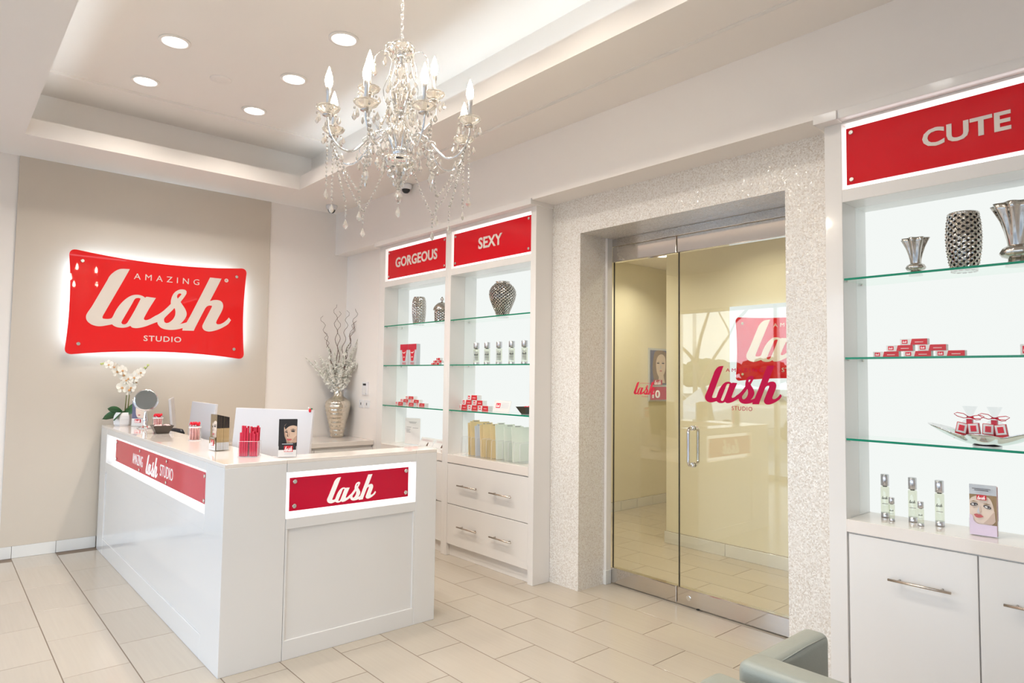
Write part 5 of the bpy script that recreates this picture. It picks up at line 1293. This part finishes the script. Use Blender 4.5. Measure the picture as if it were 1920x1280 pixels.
folders = ((.32, 'manila', .275, 'leftmost manila folder, leaning'), (.285, 'manila', .285, 'second manila folder from the left in the file holder'), (.225, 'greyfold', .255, 'grey folder between the manila ones'), (.155, 'manila', .270, 'manila folder right of the grey one'), (.110, 'manila', .275, 'manila folder fifth in the holder'), (.02, 'manila', .268, 'manila folder in the middle slot'), (-.05, 'palefold', .282, 'pale green folder right of the manila ones'), (-.16, 'palefold', .272, 'pale folder near the right end'), (-.255, 'palefold', .272, 'pale folder at the right end of the holder'))
for (dy, m_, h_, lab) in folders:
    f_ = thing('file_folder', lab, 'folder', (3.535, 4.245+dy, .877), rot=(-.10, 0, -.30))
    q = MB(); q.box(-.02, -.003, 0, .155, .003, h_); q.build('cover', m_, f_); q = MB(); q.box(.0, -.004, h_, .065, .002, h_+.014); q.build('tab', m_, f_); q = MB(); q.box(.01, -.0048, h_+.003, .055, -.004, h_+.009); q.build('handwriting', 'print', f_)
    q = MB(); q.box(-.016, .004, 0, .15, .0055, h_-.012); q.build('sheet', 'paper', f_)
# gorgeous cabinet counter: framed notice, cards, papers
nt_ = thing('notice_frame', 'clear frame with a printed notice on the left cabinet counter', 'notice', (3.60, 5.60, .8725), -PI/2+.28)
BX(-.115, -.004, 0, .115, .004, .27).build('acrylic_frame', 'acryl', nt_); BX(-.085, -.0055, .008, .110, -.0042, .262).build('sheet', 'paper', nt_)
fm_ = frame((-.085, -.0058, 0), (1, 0, 0))
for (a, b, z_) in ((.05, .15, .222), (.06, .14, .212), (.02, .08, .170), (.10, .17, .165), (.02, .07, .150), (.02, .06, .135), (.02, .07, .120)): MB().prism([(a, z_), (b, z_), (b, z_+.004), (a, z_+.004)], .0004, fm_).build('printed_line', 'print', nt_)
for k, (y, lab) in enumerate(((5.37, 'left leaning white leaflet with a small brown picture'), (5.13, 'right leaning white leaflet with a small brown picture'))):
    c_ = thing('leaning_leaflet', lab, 'leaflet', (3.60, y, .8725)); ct = Matrix.Rotation(.5, 4, 'Y')
    q = MB(); q.box(-.001, -.115, 0, .001, .115, .095, mx=ct); q.build('sheet', 'paper', c_)
    fr_ = frame((-.0015, .115, 0), (0, -1, 0), (math.sin(.5), 0, math.cos(.5)))
    MB().prism([(.13, .01), (.155, .012), (.15, .045), (.138, .05), (.132, .03)], .0005, fr_).build('brown_picture', 'willow', c_)
    for z_ in (.06, .072): MB().prism([(.03, z_), (.20, z_), (.20, z_+.004), (.03, z_+.004)], .0005, fr_).build('printed_line', 'sweetp', c_)
pg = thing('paper_stack', 'flat stack of white papers lying on the left cabinet counter', 'papers', (3.55, 5.30, .8725), .3)
for k in range(4): BX(-.08+.004*k, -.15, .002*k, .06+.003*k, .15-.01*k, .002*k+.0018).build('sheet', 'paper', pg)

# ================================================================== STREET SEEN MIRRORED IN THE DOOR
def car(label, loc, rz):
    t = thing('parked_car', label, 'car', loc, rz)
    prof = [(-2.25, .35), (-2.28, .62), (-2.1, .86), (-1.55, .95), (-.95, 1.42), (.55, 1.46), (1.25, 1.0), (2.05, .85), (2.25, .62), (2.25, .35)]
    mb = MB(); vs = []; n = len(prof)
    for yy, sc_ in ((-.86, 1), (.86, 1)):
        for (x, z) in prof: vs.append((x, yy*(.80 if z > 1.1 else 1), z))
    mb.add(vs, [tuple(range(n))[::-1], tuple(range(n, 2*n))]+[(i, (i+1) % n, n+(i+1) % n, n+i) for i in range(n)]); mb.build('body', 'carw', t, bevel=.06, seg=3)
    g = MB(); 
    for s_ in (-1, 1): g.add([(-.85, s_*.74, 1.37), (.5, s_*.74, 1.40), (1.05, s_*.85, 1.02), (-1.35, s_*.87, 1.0)], [(0, 1, 2, 3)])
    g.build('side_window', 'carg', t)
    for x in (-1.4, 1.4):
        for s_ in (-1, 1): MB().cyl((x, s_*.70, .33), (x, s_*.88, .33), .33, 24).build('wheel', 'tyre', t)
car('white parked car outside, mirrored in the glass door', (-8.9, 9.9, -.12), .12)
car('white parked car farther left in the car park, mirrored in the door', (-9.1, 13.3, -.12), .10)
def tree(label, x, y, h, r, seed):
    rnd = random.Random(seed); t = thing('street_tree', label, 'tree', (x, y, -.12), group='trees across the car park')
    MB().tube([(0, 0, 0), (.1, 0, h*.3), (.0, .1, h*.6)], [.16, .12, .08], 8).build('trunk', 'bark', t)
    cr = MB()
    for k in range(60):
        a, b, q = rnd.uniform(0, 2*PI), rnd.uniform(-.8, 1), rnd.uniform(.2, 1)*r*.8
        cr.ball((q*math.cos(a), q*math.sin(a), h*.58+b*r*.36), rnd.uniform(.16, .3)*r, 8, sq=(1, 1, .8), smooth=False)
    cr.build('crown', 'foliage', t)
for k in range(10): tree('green street tree across the car park, mirrored in the glass', -46+(k % 3)*1.6, 12+k*3.9, 3.5+random.uniform(-.3, .4), 2.5, k)
bt = thing('street_tree', 'slender branching tree close to the storefront, mirrored in the door', 'tree', (-4.7, 7.75, -.12))
def limb(p, d, l, r, n, mb, lv, rnd):
    pts = [Vector(p)]; dd = Vector(d)
    for k in range(5): dd = (dd+Vector((rnd.uniform(-.25, .25), rnd.uniform(-.25, .25), rnd.uniform(-.1, .15)))).normalized(); pts.append(pts[-1]+dd*l/5)
    mb.tube(pts, [r*(1-.10*k) for k in range(6)], 6)
    if n:
        for k in range(3): limb(pts[-1 if k else -2], (dd+Vector((rnd.uniform(-.9, .9), rnd.uniform(-.9, .9), .15))).normalized(), l*.72, r*.5, n-1, mb, lv, rnd)
    else:
        for k in range(10): q = pts[-1]+Vector([rnd.uniform(-.28, .28) for _ in range(3)]); lv.ball(q, rnd.uniform(.03, .07), 5, smooth=False)
tb_, lv_ = MB(), MB(); limb((0, 0, 0), (0, 0, 1), 2.1, .085, 3, tb_, lv_, random.Random(5)); tb_.build('trunk', 'bark', bt); lv_.build('foliage', 'foliage', bt)
lp_ = thing('lamp_post', 'slim street lamp post outside the storefront', 'lamp post', (-14, 14.5, -.12)); MB().tube([(0, 0, 0), (0, 0, 6.2)], .07, 8).build('pole', 'steel', lp_); BX(-.6, -.15, 6.15, .6, .15, 6.3).build('lamp_head', 'dark', lp_)
